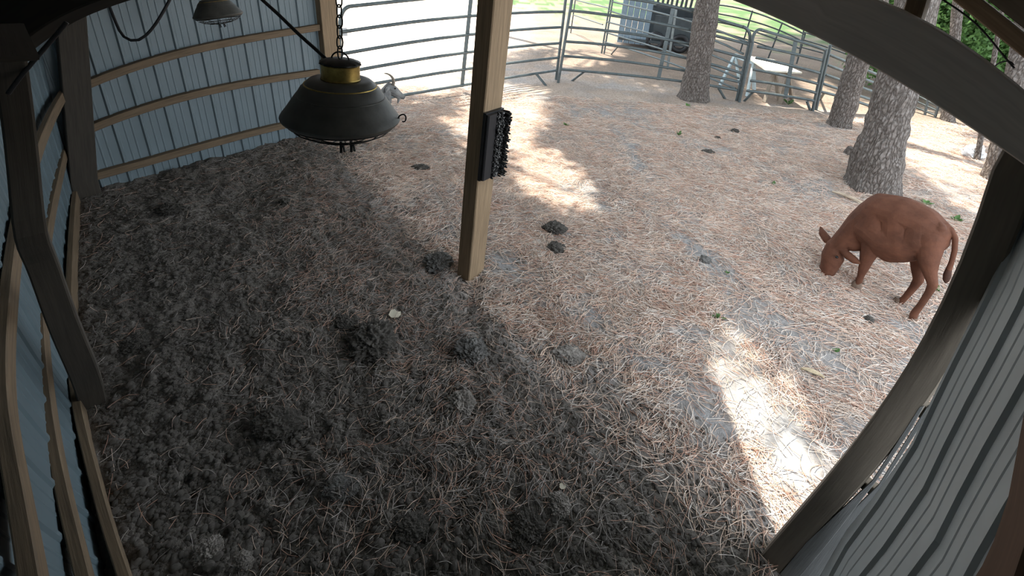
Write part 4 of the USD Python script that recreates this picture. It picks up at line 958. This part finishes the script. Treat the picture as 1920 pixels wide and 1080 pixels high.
tail = [[J(1768, 424, 7), J(1782, 430, 5.5), J(1791, 446, 4.6), J(1790, 470, 4.2), J(1784, 492, 4.0), J(1778, 508, 4.5)]]
calf = thing('calf', 'reddish brown calf with lowered head grazing in the yard at the right', 'calf')
allj = torso + neck + head + ears + legs + tail
# drop it so that its lowest hoof stands on the ground
body = hull_body(allj, 0.013, 16)
obj('body', body, 'calf_hair', calf, smooth=True)
for (x, y, r, lat) in ((1606, 535, 6.2, .06), (1611, 528, 5.6, -.08), (1709.5, 602, 6.4, .08), (1680, 572, 6.0, -.08)):
    c, rr = J(x, y, r, lat); h = lathe([(0.001, 1.0), (0.72, 1.0), (0.95, 0.0), (1.0, -0.75), (0.9, -0.8), (0.001, -0.8)], 16); h.vertices[:, 0] *= 1.25
    a = math.atan2(-cd[1], -cd[0]); obj('hoof', place(h, rotm((0, 0, 1), a), (c[0], c[1], max(c[2], 0.0) + 0.01), rr * 1.12), 'hoof', calf, smooth=40)
c, rr = J(1541.5, 528, 9.2, .11); obj('muzzle', place(blob(1.0, 5, .05, 1, 3, (1, 1, .8)), None, c, rr), 'calf_pink', calf, smooth=True)
for x, y, lat in ((1569, 482, .145), (1549, 479, .085)):
    c, rr = J(x, y, 2.6, lat); obj('eye', place(trimesh.creation.icosphere(2, 1.0), None, c, rr), 'eye_dark', calf, smooth=True)
for x, y in ((1538, 525), (1545, 529)):
    c, rr = J(x, y, 1.5, .135); obj('nostril', place(trimesh.creation.icosphere(1, 1.0), None, c, rr), 'eye_dark', calf, smooth=True)
obj('tail_tuft', hull_body([[J(1779, 505, 4.5), J(1776, 516, 6), J(1774, 524, 5), J(1773, 530, 1.5)]], 0.012, 4), 'tuft_dark', calf, smooth=True)

g0, g1 = G(736, 236), G(668, 241)
Jg, gd, gn = joint_maker(g0, g1)
goat = thing('goat', 'grey and white horned goat looking out from behind the large lamp', 'goat')
gb = [[Jg(718, 188, 16), Jg(700, 190, 18), Jg(682, 191, 18), Jg(670, 190, 15), Jg(663, 183, 4.5)], [Jg(718, 184, 15), Jg(722, 176, 11), Jg(729, 166, 9.5)],
      [Jg(730, 164, 9, .01), Jg(738, 169, 8.5, .02), Jg(748, 177, 6.2, .02), Jg(755, 182, 4.6, .02)], [Jg(735, 172, 7, .01), Jg(748, 182, 4.5, .02)],
      [Jg(730, 163, 2.5, .05), Jg(726, 167, 3.4, .08), Jg(723, 173, 1.4, .1)], [Jg(733, 163, 2.5, -.03), Jg(730, 165, 3, -.06), Jg(728, 171, 1.4, -.08)], [Jg(748, 186, 3, .02), Jg(746, 193, 1.2, .02)],
      [Jg(719, 196, 9, .05), Jg(721, 212, 6, .05), Jg(721, 226, 4, .05), Jg(722, 236, 4, .05)], [Jg(717, 196, 9, -.05), Jg(714, 212, 6, -.05), Jg(713, 225, 4, -.05), Jg(714, 234, 4, -.05)],
      [Jg(674, 196, 12, .05), Jg(677, 212, 8, .05), Jg(670, 224, 4.5, .05), Jg(674, 242, 4, .05)], [Jg(672, 196, 12, -.05), Jg(670, 212, 8, -.05), Jg(664, 222, 4.5, -.05), Jg(667, 237, 4, -.05)]]
obj('body', hull_body(gb, 0.012, 5), 'goat_hair', goat, smooth=True)
for lat in (.03, -.03):
    q = [Jg(x, y, 1, lat * (1 + .6 * i))[0] for i, (x, y) in enumerate(((736, 160), (738, 153), (736, 146), (730, 140), (721, 137.5)))]
    obj('horn', tube(smooth_path(q, 14), np.linspace(.026, .007, 14), 8), 'horn', goat, smooth=True)
c, rr = Jg(741, 166, 1.6, .075); obj('eye', place(trimesh.creation.icosphere(2, 1.0), None, c, rr), 'eye_dark', goat, smooth=True)
c, rr = Jg(757, 182, 2.4, .03); obj('nose', place(trimesh.creation.icosphere(2, 1.0), None, c, rr), 'eye_dark', goat, smooth=True)
